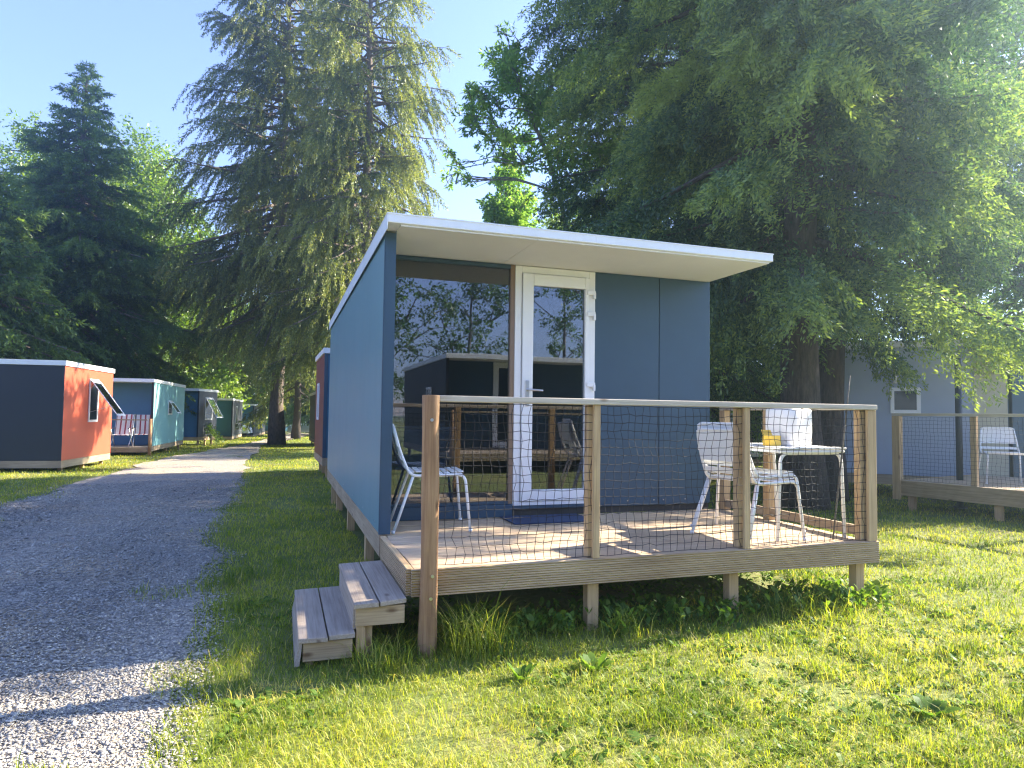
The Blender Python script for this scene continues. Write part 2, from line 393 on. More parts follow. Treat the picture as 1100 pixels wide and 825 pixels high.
# ------------------------------------------------------------------ world and sun
w = bpy.data.worlds.new('World'); S.world = w; w.use_nodes = True; nt = w.node_tree
sky = nt.nodes.new('ShaderNodeTexSky'); sky.sky_type = 'NISHITA'; sky.sun_disc = False
SUN = np.array([1.53, .25, 1.0]); SUN /= np.linalg.norm(SUN)
el = math.asin(SUN[2]); az = math.atan2(SUN[0], SUN[1])
sky.sun_elevation = el; sky.sun_rotation = az; sky.altitude = 200; sky.air_density = 1.0; sky.dust_density = .2; sky.ozone_density = 2.2
bg = nt.nodes['Background']; tn_ = nt.nodes.new('ShaderNodeMix'); tn_.data_type = 'RGBA'; tn_.blend_type = 'MULTIPLY'; tn_.inputs[0].default_value = 1; tn_.inputs[7].default_value = (.92, .815, 1, 1)
nt.links.new(sky.outputs[0], tn_.inputs[6]); nt.links.new(tn_.outputs[2], bg.inputs['Color']); bg.inputs['Strength'].default_value = .102
ld = bpy.data.lights.new('sun', 'SUN'); ld.energy = 5.0; ld.angle = rad(.53); ld.color = (1, .88, .70)
lo = bpy.data.objects.new('sun', ld); COL.objects.link(lo); lo.rotation_euler = Vector(SUN).to_track_quat('Z', 'Y').to_euler(); lo.location = Vector(SUN)*60
S.view_settings.view_transform = 'Standard'; S.view_settings.look = 'None'; S.view_settings.exposure = 2.32; S.view_settings.gamma = 1
S.cycles.use_denoising = True; S.cycles.filter_width = 1.25
S.cycles.max_bounces = 8; S.cycles.diffuse_bounces = 3; S.cycles.transparent_max_bounces = 12; S.cycles.sample_clamp_indirect = 3

# ------------------------------------------------------------------ ground and road
def axis_vals(a, b, fine0, fine1, st, coarse):
    v = list(np.arange(fine0, fine1, st)); x = fine0; s = st
    while x > a: s *= 1.25; x -= min(s, coarse); v.insert(0, x)
    x = v[-1]; s = st
    while x < b: s *= 1.25; x += min(s, coarse); v.append(x)
    return np.array(v)
def road_edges(y):
    yl = [-20, 0, 6, 12, 18, 24, 31, 40, 62]; L = [-4.3, -4.28, -4.3, -4.3, -4.15, -3.4, -2.5, -1.6, .2]
    R = [-1.16, -1.24, -1.42, -1.5, -1.6, -1.62, -1.5, -.2, 2.6]
    return np.interp(y, yl, L), np.interp(y, yl, R)
def edge_noise(y, s): return (vnoise(y*1.1, y*0+s, 11)-.5)*.38+(vnoise(y*5, y*0+s, 12)-.5)*.16
def road_dist(x, y):                        # positive inside the gravel
    l, r = road_edges(y); return np.minimum(x-(l+edge_noise(y, 1.5)), (r+edge_noise(y, 7.5))-x)
xs = axis_vals(-260, 320, -6.5, 9, .12, 25); ys = axis_vals(-260, 420, -5, 12, .14, 25)
X, Y = np.meshgrid(xs, ys); Z = ground_z(X, Y)
nx, ny = len(xs), len(ys); idx = np.arange(nx*ny).reshape(ny, nx)
F = np.stack([idx[:-1, :-1], idx[:-1, 1:], idx[1:, 1:], idx[1:, :-1]], -1).reshape(-1, 4)
m, nt, bs = mat('soil_and_turf'); v = objco(nt)
n1 = noise(nt, v, .9, 5); n2 = noise(nt, v, 14, 5, .7)
r1 = ramp(nt, [(.3, (.07, .11, .02)), (.5, (.14, .17, .035)), (.66, (.22, .19, .07)), (.8, (.22, .155, .09))])
ad = nt.nodes.new('ShaderNodeMath'); ad.operation = 'MULTIPLY_ADD'; ad.inputs[1].default_value = .5; nt.links.new(n2.outputs['Fac'], ad.inputs[0])
hf = nt.nodes.new('ShaderNodeMath'); hf.operation = 'MULTIPLY'; hf.inputs[1].default_value = .5; nt.links.new(n1.outputs['Fac'], hf.inputs[0]); nt.links.new(hf.outputs[0], ad.inputs[2])
nt.links.new(ad.outputs[0], r1.inputs['Fac']); nt.links.new(r1.outputs['Color'], bs.inputs['Base Color']); bs.inputs['Roughness'].default_value = .95
bump(nt, bs, n2.outputs['Fac'], .8, .03)
g = raw_mesh('ground', np.stack([X, Y, Z], -1).reshape(-1, 3), F, m, smooth=True); tag(g, 'lawn covered ground that the cabins stand on', 'ground', kind='structure')

m, nt, bs = mat('gravel_surface'); v = objco(nt)
vo = nt.nodes.new('ShaderNodeTexVoronoi'); vo.inputs['Scale'].default_value = 34; nt.links.new(v, vo.inputs['Vector'])
vo2 = nt.nodes.new('ShaderNodeTexVoronoi'); vo2.inputs['Scale'].default_value = 75; nt.links.new(v, vo2.inputs['Vector'])
n1 = noise(nt, v, 1.1, 5)
rg = ramp(nt, [(0, (.23, .205, .17)), (.5, (.41, .365, .30)), (1, (.58, .51, .40))]); 
sx = nt.nodes.new('ShaderNodeSeparateColor'); nt.links.new(vo.outputs['Color'], sx.inputs[0]); nt.links.new(sx.outputs[0], rg.inputs['Fac'])
rd = ramp(nt, [(.42, (.85, .88, .95)), (.68, (1.25, 1.12, .95))]); nt.links.new(n1.outputs['Fac'], rd.inputs['Fac'])
mx = nt.nodes.new('ShaderNodeMix'); mx.data_type = 'RGBA'; mx.blend_type = 'MULTIPLY'; mx.inputs[0].default_value = 1
nt.links.new(rg.outputs['Color'], mx.inputs[6]); nt.links.new(rd.outputs['Color'], mx.inputs[7]); nt.links.new(mx.outputs[2], bs.inputs['Base Color'])
bs.inputs['Roughness'].default_value = .85
sp_ = nt.nodes.new('ShaderNodeSeparateXYZ'); nt.links.new(v, sp_.inputs[0])
aa = nt.nodes.new('ShaderNodeMath'); aa.operation = 'ADD'; nt.links.new(vo.outputs['Distance'], aa.inputs[0]); nt.links.new(vo2.outputs['Distance'], aa.inputs[1])
bump(nt, bs, aa.outputs[0], .9, -.02); bs.inputs['Normal'].links[0].from_node.invert = True
yr = np.concatenate([np.arange(-14, 14, .1), np.arange(14, 60, .4)])
l, r = road_edges(yr); l = l+edge_noise(yr, 1.5); r = r+edge_noise(yr, 7.5)
K = 24; tt = np.linspace(0, 1, K)
RX = l[:, None]*(1-tt)+r[:, None]*tt; RY = np.repeat(yr[:, None], K, 1); RZ = ground_z(RX, RY)+.006+.0016*np.maximum(0, RY-9)
rut = np.exp(-((tt-.27)/.1)**2)+np.exp(-((tt-.75)/.1)**2); RZ = RZ-.004*rut[None, :]
ix = np.arange(len(yr)*K).reshape(len(yr), K); F = np.stack([ix[:-1, :-1], ix[:-1, 1:], ix[1:, 1:], ix[1:, :-1]], -1).reshape(-1, 4)
road = raw_mesh('gravel_road', np.stack([RX, RY, RZ], -1).reshape(-1, 3), F, m, smooth=True); tag(road, 'grey gravel road running past the cabins', 'road', kind='structure')
# the lane that crosses beyond the spruce
xs2 = np.arange(-1.0, 60, 1.0); F2 = []; V2 = []
for i, x in enumerate(xs2):
    for q in (0, 1): 
        yy = 43+5*q+.1*x; V2.append((x, yy, float(ground_z(x, yy))+.02))
F2 = np.array([(2*i, 2*i+2, 2*i+3, 2*i+1) for i in range(len(xs2)-1)])
cl = raw_mesh('crossing_lane', np.array(V2), F2, m); tag(cl, 'gravel lane crossing beyond the big spruce', 'road', kind='structure')

# loose stones
rng = np.random.default_rng(5)
def scatter(n, rmin, rmax, a0, a1, p=1.6):  # ground points that thin out with distance
    e = 2-p; u = rng.random(n); r = (rmin**e+u*(rmax**e-rmin**e))**(1/e); a = np.radians(YAW+a0+(a1-a0)*rng.random(n))
    return CAM[0]+r*np.sin(a), CAM[1]+r*np.cos(a), r
x, y, r = scatter(300000, 1.6, 15, -52, -12, 1.35); ok = road_dist(x, y) > -.08-.14*rng.random(len(x))**2; ok &= rng.random(len(x)) < .12+1.35*vnoise(x*.9, y*.35, 77)
x, y, r = x[ok], y[ok], r[ok]; n = len(x)
sz = (.004+.0075*rng.random(n)**2.4+.012*(rng.random(n) < .03)*rng.random(n))*(.8+.06*r)
OCT = np.array([[1, 0, 0], [0, 1, 0], [-1, 0, 0], [0, -1, 0], [0, 0, 1], [0, 0, -1]], float)
OF = np.array([[0, 1, 4], [1, 2, 4], [2, 3, 4], [3, 0, 4], [1, 0, 5], [2, 1, 5], [3, 2, 5], [0, 3, 5]])
V = OCT[None]*(.65+.6*rng.random((n, 6, 1))); V[:, :4, 2] += .25*rng.normal(size=(n, 4))
V *= sz[:, None, None]*np.stack([.9+.9*rng.random(n), .7+.4*rng.random(n), .22+.25*rng.random(n)], -1)[:, None, :]
a = rng.random(n)*6.283; ca, sa = np.cos(a)[:, None], np.sin(a)[:, None]; tl = rng.normal(size=n)[:, None]*.3
vx = V[..., 0]*ca-V[..., 1]*sa; vy = V[..., 0]*sa+V[..., 1]*ca; vz = V[..., 2]+tl*V[..., 0]
V = np.stack([vx+x[:, None], vy+y[:, None], vz+(ground_z(x, y)+.007+sz*.16)[:, None]], -1)
F = (np.arange(n)[:, None, None]*6+OF[None]).reshape(-1, 3)
m, nt, bs = mat('slate_chippings'); at_ = nt.nodes.new('ShaderNodeAttribute'); at_.attribute_name = 'tint'
rs = ramp(nt, [(0, (.13, .128, .125)), (.3, (.33, .315, .285)), (.75, (.52, .475, .40)), (1, (.70, .63, .51))]); nt.links.new(at_.outputs['Fac'], rs.inputs['Fac'])
nt.links.new(rs.outputs['Color'], bs.inputs['Base Color']); bs.inputs['Roughness'].default_value = .7
tn = np.clip(.40+.2*rng.normal(size=n)+.42*(vnoise(x*1.1, y*.4, 9)-.5)+.14*(vnoise(x*5, y*5, 10)-.5), 0, 1)
st = raw_mesh('gravel', V.reshape(-1, 3), F, m, np.repeat(tn, 6)); tag(st, 'loose grey slate chippings on the road', 'gravel', kind='stuff')

# ------------------------------------------------------------------ grass
rng = np.random.default_rng(12)
def rect(x, y, x0, x1, y0, y1): return (x > x0) & (x < x1) & (y > y0) & (y < y1)
def blades(x, y, r, ln, wd, tint, bend):
    n = len(x); a = rng.random(n)*6.283; dx, dy = np.cos(a), np.sin(a); sx, sy = -dy, dx
    z = ground_z(x, y)-.004; b = bend*ln
    P0 = np.stack([x, y, z], -1); M1 = np.stack([x+dx*b*.3, y+dy*b*.3, z+ln*.55], -1); T = np.stack([x+dx*b, y+dy*b, z+ln*np.sqrt(np.maximum(.1, 1-.5*bend**2))], -1)
    sd = np.stack([sx, sy, 0*sx], -1)*(wd*.5)[:, None]
    V = np.stack([P0-sd, P0+sd, M1+sd*.85, M1-sd*.85, T+sd*.1, T-sd*.1], 1).reshape(-1, 3)
    i = np.arange(n)[:, None]*6; F = np.concatenate([i+np.array([0, 1, 2, 3]), i+np.array([3, 2, 4, 5])])
    return V, F, np.repeat(tint, 6)
x, y, r = scatter(620000, 1.5, 62, -50, 50, 1.72)
rdst = road_dist(x, y)
under = rect(x, y, .1, 3.2, -.55, 5.7)
creep = (rdst < .42) & (vnoise(x*2.6, y*1.9, 91) > .72) & (rng.random(len(x)) < .4)
ok = ((rdst < .02-.22*rng.random(len(x))**2) | creep) & ~under
ok &= ~((rdst > -.25) & (rng.random(len(x)) < .45) & ~creep)
ok &= ~(rect(x, y, -.5, 0, -1.1, -.15) & (rng.random(len(x)) < .7))
bare = vnoise(x*1.7, y*1.7, 21); ok &= ~((bare > .78) & (rng.random(len(x)) < .55))
bp_ = np.hypot((x+.66)/.2, (y+1.42)/.09); ok &= ~((bp_ < 1) & (rng.random(len(x)) < .5))
x, y, r, bare = x[ok], y[ok], r[ok], bare[ok]; n = len(x)
tuft = vnoise(x*3.1, y*3.1, 22); tall = np.exp(-((y+1.0)/.13)**2)*((x > 0) & (x < 3.4))*(.35+.65*vnoise(x*2.2, y*2, 5))
tall = np.maximum(tall, np.exp(-(np.hypot(x-.40, y+1.15)/.22)**2)*2.3); tall = np.maximum(tall, .8*np.exp(-(np.hypot(x+.12, (y+1.16))/.22)**2))
edge = np.exp(-((road_dist(x, y)+.15)/.12)**2)
ln = (.022+.03*rng.random(n)+.03*np.maximum(0, tuft-.5))*(1+1.9*tall*rng.random(n)+.7*edge*rng.random(n))*(1+.012*r)
clump = np.maximum(0, vnoise(x*4.5, y*4.5, 71)-.66)*3; ln = ln*(1+1.1*clump*(r < 9))
ln = ln*np.where(rng.random(n) < .03, 1.8, 1)
wd = (.0022+.0016*rng.random(n))*(1+.17*np.maximum(0, r-3))
tint = np.clip(.38+.34*(vnoise(x*.9, y*.9, 31)-.5)+.3*(vnoise(x*5, y*5, 32)-.5)+.15*rng.normal(size=n)+.55*np.maximum(0, bare-.5)-.2*tall-.25*clump, 0, .85)
tint = np.where(rng.random(n) < .07+.5*(np.hypot((x+.66)/.24, (y+1.42)/.11) < 1), .97, tint)
V, F, T = blades(x, y, r, ln, wd, tint, .45+.65*rng.random(n))
gr = raw_mesh('grass', V, F, MT['grass'], T); tag(gr, 'short green lawn grass, longer along the deck and the road', 'grass', kind='stuff')
# broad low weeds and clover among the grass
def weed_patch(cx, cy, n, ln0, ln1, spread, up):
    a = rng.random(n)*6.283; rr = spread*np.sqrt(rng.random(n)); px, py = cx+rr*np.cos(a), cy+rr*np.sin(a)
    P = np.stack([px, py, ground_z(px, py)], -1); az = rng.random(n)*6.283; u = up*(.5+rng.random(n))
    return P, np.stack([np.cos(az), np.sin(az), u], -1), ln0+(ln1-ln0)*rng.random(n)
def broad(P, Dv, L, wr, tint):              # a leaf of six points that arches over
    n = len(P); Dv = nrm(Dv); hz = nrm(Dv*np.array([1, 1, 0])+1e-6); sd = np.stack([-hz[:, 1], hz[:, 0], 0*L], -1)
    W = (L*wr)[:, None]; Lc = L[:, None]; dn = np.array([0, 0, -1.0])
    a = P; b = P+Dv*Lc*.4; c = P+Dv*Lc*.72+dn*Lc*.07; d = P+Dv*Lc+dn*Lc*.22
    V = np.stack([a-sd*W*.12, a+sd*W*.12, b+sd*W, b-sd*W, c+sd*W*.8, c-sd*W*.8, d+sd*W*.08, d-sd*W*.08], 1).reshape(-1, 3)
    i = np.arange(n)[:, None]*8; F = np.concatenate([i+np.array(q) for q in ([0, 1, 2, 3], [3, 2, 4, 5], [5, 4, 6, 7])])
    return V, F, np.repeat(tint, 8)
Ps, Ds, Ls = [], [], []
for i in range(240):                        # under the front edge of the deck
    cx = .3+3.1*rng.random(); cy = -1.05+.42*rng.random()**1.3-.14*rng.random()
    if rng.random() > .35+.75*float(vnoise(cx*1.6, 3.1, 41)): continue
    p, d, l = weed_patch(cx, cy, 13, .03, .09, .07, 1.3); p[:, 2] += .11*rng.random(13); Ps.append(p); Ds.append(d); Ls.append(l)
for i in range(2300):                        # small rosettes in the lawn
    cx = -.9+6*rng.random(); cy = -3.2+3.4*rng.random()
    if float(road_dist(np.array(cx), np.array(cy))) > -.1 or vnoise(cx*1.2, cy*1.2, 44) < .4: continue
    q = rng.random()**2; p, d, l = weed_patch(cx, cy, 7, .018+.02*q, .04+.045*q, .03+.03*q, .7); Ps.append(p); Ds.append(d); Ls.append(l)
Ps, Ds, Ls = np.concatenate(Ps), np.concatenate(Ds), np.concatenate(Ls)
V, F, T = broad(Ps, Ds, Ls, .2, np.clip(.45+.2*rng.normal(size=len(Ls)), 0, 1))
wd_ = raw_mesh('weeds', V, F, MT['weed'], T); tag(wd_, 'broad leaved weeds along the deck and in the lawn', 'weeds', kind='stuff')
def tuft_plant(cx, cy, n, l0, l1, spread, label):
    a = rng.random(n)*6.283; rr = spread*rng.random(n)**.7; x, y = cx+rr*np.cos(a), cy+rr*np.sin(a)
    t = thing('grass_tuft', (cx, cy, float(ground_z(cx, cy))), label, 'grass tuft')
    V, F, T = blades(x, y, x*0+3, l0+(l1-l0)*rng.random(n)**1.5, .003+.003*rng.random(n), np.clip(.42+.2*rng.normal(size=n), 0, 1), .35+.75*rng.random(n))
    raw_mesh('blades', V-np.array(t.location), F, MT['grass'], T, t)
tuft_plant(.36, -1.17, 420, .10, .36, .17, 'tall unmown grass tuft growing at the right foot of the round post')
tuft_plant(-.14, -1.22, 170, .07, .22, .16, 'loose tuft of long grass between the steps and the round post')
tuft_plant(1.32, -1.12, 160, .06, .2, .18, 'longer grass tuft at the first square stilt of the deck')
tuft_plant(2.75, -1.10, 220, .06, .24, .3, 'long grass tuft between the two right stilts of the deck')
def dock(u, v, n, l0, l1, label, up=1.0, wr=.2):
    p = on_ground(u, v); t = thing('dock_plant', G(p), label, 'plant', None)
    a = np.arange(n)*2.4; P = np.stack([.02*np.cos(a), .02*np.sin(a), 0*a], -1)
    Dv = np.stack([np.cos(a), np.sin(a), up*(.4+1.2*rng.random(n))], -1); L = l0+(l1-l0)*rng.random(n)
    V, F, T = broad(P, Dv, L, wr, np.clip(.4+.15*rng.normal(size=n), 0, 1)); raw_mesh('leaves', V, F, MT['weed'], T, t)
dock(1000, 768, 22, .07, .14, 'dark green dock rosette alone in the sunny lawn at right', .8)
dock(935, 640, 16, .10, .20, 'bright broad leaved plant past the deck corner by the shade', 1.1, .24)
dock(890, 648, 18, .10, .22, 'leafy dock plant beside the last stilt of the deck', 1.2)
dock(637, 722, 14, .07, .13, 'dock rosette in the lawn in front of the stilt near the middle', 1.2)
dock(560, 730, 14, .06, .12, 'small upright dock plant in the lawn in front of the post', 1.4)

# ------------------------------------------------------------------ the main cabin
CB = thing('garden_cabin', (1.59, 2.9, .30), 'teal sided cabin with white flat roof, big window and white glazed door behind a deck', 'cabin')
sw = MB().box(0, .07, 0, 5.78, .455, 2.595).build('side_wall', MT['teal'], CB, bev=.003)
for y in (.25, 1.0, 1.9, 2.9, 4.1, 5.4): MB().tube([(-.0005, y, .51), (-.004, y, .51)], .006, 8).build('screw', MT['steel'], sw)
MB().box(.0, .075, -.014, -.002, .455, 2.595).box(-.006, -.001, -.014, .012, .455, 2.595).build('edge_trim', MT['navy'], CB)
MB().box(3.10, 3.17, .72, 5.78, .455, 2.595).build('side_wall', MT['navy'], CB)
MB().box(.07, 3.10, 5.70, 5.78, .455, 2.595).build('back_wall', MT['navy'], CB)
rf = MB().box(-.02, 3.19, -.22, 5.82, 2.612, 2.676).build('roof', MT['fascia'], CB, bev=.006)
MB().box(-.024, 3.194, -.224, 5.824, 2.670, 2.680).box(1.555, 1.562, -.2215, -.2, 2.615, 2.669).box(-.0225, -.018, -.219, 5.82, 2.565, 2.669).build('drip_edge', MT['fascia'], rf, bev=.002)
MB().box(.076, 1.085, -.20, .64, 2.598, 2.611).box(1.088, 3.165, -.20, .64, 2.598, 2.611).build('soffit', MT['soffit'], CB)
pn = MB().box(1.966, 2.617, .64, .70, .50, 2.596).box(2.625, 3.172, .64, .70, .50, 2.596).build('front_panel', MT['navy'], CB, bev=.003)
MB().box(2.61, 2.63, .655, .71, .5, 2.59).build('panel_joint', MT['ink'], pn)
for x in (2.02, 2.30, 2.57, 2.67, 2.90, 3.12):
    for z in (.545,): MB().tube([(x, .6405, z), (x, .6375, z)], .0055, 8).build('screw', MT['steel'], pn)
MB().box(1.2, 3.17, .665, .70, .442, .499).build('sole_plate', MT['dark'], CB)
# picture window
wf = MB().box(.072, .10, .645, .70, .548, 2.596).box(.10, 1.165, .645, .70, 2.562, 2.596).box(.10, 1.165, .645, .70, .548, .572).build('picture_window', MT['navy'], CB, bev=.002)
MB().box(1.165, 1.203, .642, .70, .548, 2.596).build('mullion', MT['bronze'], wf, bev=.002)
MB().box(.10, 1.165, .668, .676, .572, 2.562).build('pane', MT['glass'], wf)
MB().box(.072, 1.2, .63, .70, .442, .546).build('window_sill', MT['navy'], CB, bev=.003)
MB().box(1.205, 1.965, .64, .70, .501, .53).build('door_sill', MT['navy'], CB)
# door
dr = MB().box(1.205, 1.265, .635, .70, .532, 2.594).box(1.903, 1.963, .635, .70, .532, 2.594).box(1.265, 1.903, .635, .70, 2.534, 2.594).box(1.265, 1.903, .635, .70, .532, .565).build('door', MT['white'], CB, bev=.004)
lf = MB().box(1.270, 1.368, .618, .68, .57, 2.53).box(1.80+.06, 1.898, .618, .68, .57, 2.53).box(1.368, 1.86, .618, .68, 2.43, 2.53).box(1.368, 1.86, .618, .68, .57, .665).build('leaf', MT['white'], dr, bev=.005)
MB().box(1.368, 1.86, .645, .655, .665, 2.43).build('pane', MT['glass'], dr)
MB().box(1.302, 1.332, .605, .617, 1.38, 1.60).tube([(1.317, .606, 1.52), (1.317, .57, 1.52), (1.33, .562, 1.52), (1.44, .562, 1.515)], .010, 8).build('handle', MT['steel'], dr, bev=.002)
for z in (1.58, 2.21, 2.40):
    MB().box(1.875, 1.955, .607, .617, z-.02, z+.02).box(1.935, 1.955, .600, .634, z-.055, z+.0).build('hinge', MT['white'], dr, bev=.003)
# inside
MB().box(.07, 3.10, .70, 5.70, .44, .452).build('inner_floor', MT['intfloor'], CB)
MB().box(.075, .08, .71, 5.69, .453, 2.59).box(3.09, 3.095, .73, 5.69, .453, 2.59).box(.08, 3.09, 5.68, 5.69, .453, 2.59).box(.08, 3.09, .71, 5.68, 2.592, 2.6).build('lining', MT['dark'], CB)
# underside
MB().box(0, .045, .002, 5.78, .30, .452).build('base_beam', MT['wy'], CB, bev=.003)
MB().box(3.12, 3.165, .66, 5.78, .30, .452).build('base_beam', MT['wy'], CB, bev=.003)
MB().box(.047, 3.118, 5.735, 5.78, .30, .452).build('base_beam', MT['wx'], CB, bev=.003)
for x in (.06, 3.03):
    for y in (1.3, 3.0, 4.6, 5.6): MB().box(x, x+.08, y, y+.08, -.1, .30).build('stilt', MT['wz'], CB, bev=.004)
# furniture behind the glass
cab = thing('cupboard', (.70, 2.1, .452), 'pale blue low cupboard behind the picture window glass', 'cupboard')
MB().box(.40, 1.0, 1.9, 2.3, .452, 1.15).build('body', MT['cabinet'], cab, bev=.01)
MB().box(.41, .695, 1.885, 1.899, .50, 1.12).box(.705, .99, 1.885, 1.899, .50, 1.12).build('door', MT['cabinet'], cab, bev=.004)
MB().box(.39, 1.01, 1.88, 2.31, 1.152, 1.175).build('top', MT['white'], cab, bev=.004)

# ------------------------------------------------------------------ deck with rail
DK = thing('timber_deck', (1.68, -.2, 0), 'low timber deck with netted rail in front of the teal cabin', 'deck')
b = MB(); yy = -1.055; i = 0
while yy < .60:
    x0 = .05+.006*math.sin(i*7.1); w_ = min(.118, .655-yy); cut = [1.9, 2.6, 1.4][i % 3]
    b.box(x0, cut, yy, yy+w_, D-.027, D+.0015*math.sin(i*3.3)); b.box(cut+.003, 3.335, yy, yy+w_, D-.027, D+.0015*math.cos(i*2.3)); yy += .124; i += 1
b.build('deck_boards', MT['deckx'], DK, bev=.004)
MB().box(.03, 3.36, -1.092, -1.063, D-.146, D+.004).build('skirt_board', MT['skirt'], DK, bev=.004)
MB().box(.004, .044, -1.062, -.016, D-.146, D+.006).build('skirt_board', MT['skirty'], DK, bev=.004)
MB().box(3.337, 3.362, -1.062, .60, D-.146, D-.03).build('skirt_board', MT['skirty'], DK, bev=.004)
MB().box(.05, 3.335, -1.055, .64, D-.12, D-.03).build('joists', MT['wy'], DK) if False else None
for y in (-1.02, -.2, .55): MB().box(.06, 3.33, y, y+.045, D-.14, D-.03).build('joist', MT['wx'], DK)
for (x, y) in ((1.16, -1.03), (2.22, -.98), (3.28, -1.0), (1.16, .3), (2.22, .3), (3.25, .4), (.1, .3)):
    MB().box(x-.037, x+.037, y, y+.07, -.1, D-.12).build('stilt', MT['wz'], DK, bev=.004)
# round corner post
pp = MB(); zz = np.linspace(-.15, 1.408, 14)
pp.tube([(.118+.004*math.sin(z*3), -1.115, z) for z in zz], [.0485+.0015*math.sin(z*9)+(.004 if z < .1 else 0) for z in zz], 20)
ps = pp.build('corner_post', MT['post'], DK, bev=.004)
for z, a in ((1.27, -.12), (.30, .1), (.42, .25)):
    MB().tube([(.118+a*.05, -1.163, z), (.118+a*.05, -1.170, z)], .009, 10).build('bolt', MT['steel'], ps)
tr_ = MB().box(.165, 3.345, -1.105, -1.0, 1.372, 1.408).build('top_rail', MT['rail'], DK, bev=.005)
MB().box(3.262, 3.352, -.998, .62, 1.372, 1.406).build('top_rail', MT['raily'], DK, bev=.005)
for x in (1.14, 2.235): 
    MB().box(x-.03, x+.035, -1.048, -.99, D+.003, 1.371).build('rail_post', MT['wz'], DK, bev=.004)
    MB().box(x-.01, x+.034, -1.088, -1.062, D+.005, 1.371).build('batten', MT['wz'], DK, bev=.003)
MB().box(3.24, 3.30, -1.048, -.99, D+.003, 1.371).build('rail_post', MT['wz'], DK, bev=.004)
MB().box(3.272, 3.348, -1.09, -1.064, D+.005, 1.371).box(3.302, 3.35, -1.063, -.985, D+.005, 1.371).build('corner_post', MT['wz'], DK, bev=.004)
for y in (-.06, .55): MB().box(3.262, 3.335, y, y+.07, D+.003, 1.371).build('rail_post', MT['wz'], DK, bev=.004)
MB().box(3.275, 3.305, -.985, .55, D+.03, D+.10).build('kick_board', MT['wy'], DK, bev=.003)
def netting(p0, p1, z0, z1, pitch, rad_, name, parent, seed, n=3):
    rg = random.Random(seed); b = MB(); p0, p1 = np.array(p0), np.array(p1); Ln = np.linalg.norm(p1-p0); dx = (p1-p0)/Ln; nn = np.array([-dx[1], dx[0]])
    nu = int(Ln/pitch); nv = int((z1-z0)/pitch); pts = {}
    for i in range(nu+1):
        for j in range(nv+1):
            s = i*Ln/nu+rg.gauss(0, .004)+.010*math.sin(i*.35+j*.5)+.006*math.sin(j*1.3+i*.2); z = z0+(z1-z0)*j/nv+rg.gauss(0, .003)-.012*math.sin(math.pi*((i*Ln/nu) % 1.08)/1.08)*(j/nv)*(1 if j < nv else .2)
            o = .004*math.sin(i*.8+j*.5); pts[i, j] = (p0[0]+dx[0]*s+nn[0]*o, p0[1]+dx[1]*s+nn[1]*o, z)
    for i in range(nu+1): b.tube([pts[i, j] for j in range(nv+1)], rad_, n, False)
    for j in range(nv+1): b.tube([pts[i, j] for i in range(nu+1)], rad_, n, False)
    return b.build(name, MT['net'], parent)
netting((.17, -1.056), (3.31, -1.056), D+.012, 1.366, .0505, .0020, 'netting', DK, 3)

# ------------------------------------------------------------------ steps
ST = thing('wooden_steps', (-.25, -.62, 0), 'two weathered wooden steps up to the deck beside the round post', 'steps')
def slab(x0, x1, y0, y1, z0, z1, dz=0, sk=0):
    return [(x0, y0, z0), (x1, y0+sk, z0+dz), (x1, y1, z0+dz), (x0, y1, z0), (x0, y0, z1), (x1, y0+sk, z1+dz), (x1, y1, z1+dz), (x0, y1, z1)]
for (x0, x1, z, sk) in ((-.285, -.155, .302, -.0), (-.148, -.004, .306, .03), (-.56, -.415, .150, -.02), (-.408, -.275, .153, .0)):
    MB().hexa(slab(x0, x1, -1.17, -.16, z-.026, z, .003, sk)).build('tread', MT['step'], ST, bev=.004)
MB().box(-.272, -.012, -1.135, -1.110, .175, .273).build('end_board', MT['stepend'], ST, bev=.003)
MB().box(-.272, -.012, -.20, -.175, .175, .273).build('end_board', MT['stepend'], ST, bev=.003)
MB().box(-.535, -.285, -1.145, -1.120, .022, .120).build('end_board', MT['stepend'], ST, bev=.003)
MB().box(-.535, -.285, -.20, -.175, .022, .120).build('end_board', MT['stepend'], ST, bev=.003)
MB().box(-.282, -.258, -1.108, -.202, .156, .272).build('riser_board', MT['step'], ST, bev=.003)
MB().hexa([(-.575, -1.165, .008), (-.55, -1.165, .008), (-.55, -.17, .02), (-.575, -.17, .02), (-.555, -1.15, .122), (-.537, -1.15, .122), (-.537, -.17, .122), (-.555, -.17, .122)]).build('riser_board', MT['step'], ST, bev=.003)
for x, y, h in ((-.50, -1.09, .12), (-.245, -1.105, .27), (-.20, -1.06, .17), (-.50, -.25, .12), (-.20, -.25, .27)):
    MB().box(x-.02, x+.025, y-.015, y+.03, -.1, h).build('leg', MT['wz'], ST, bev=.003)

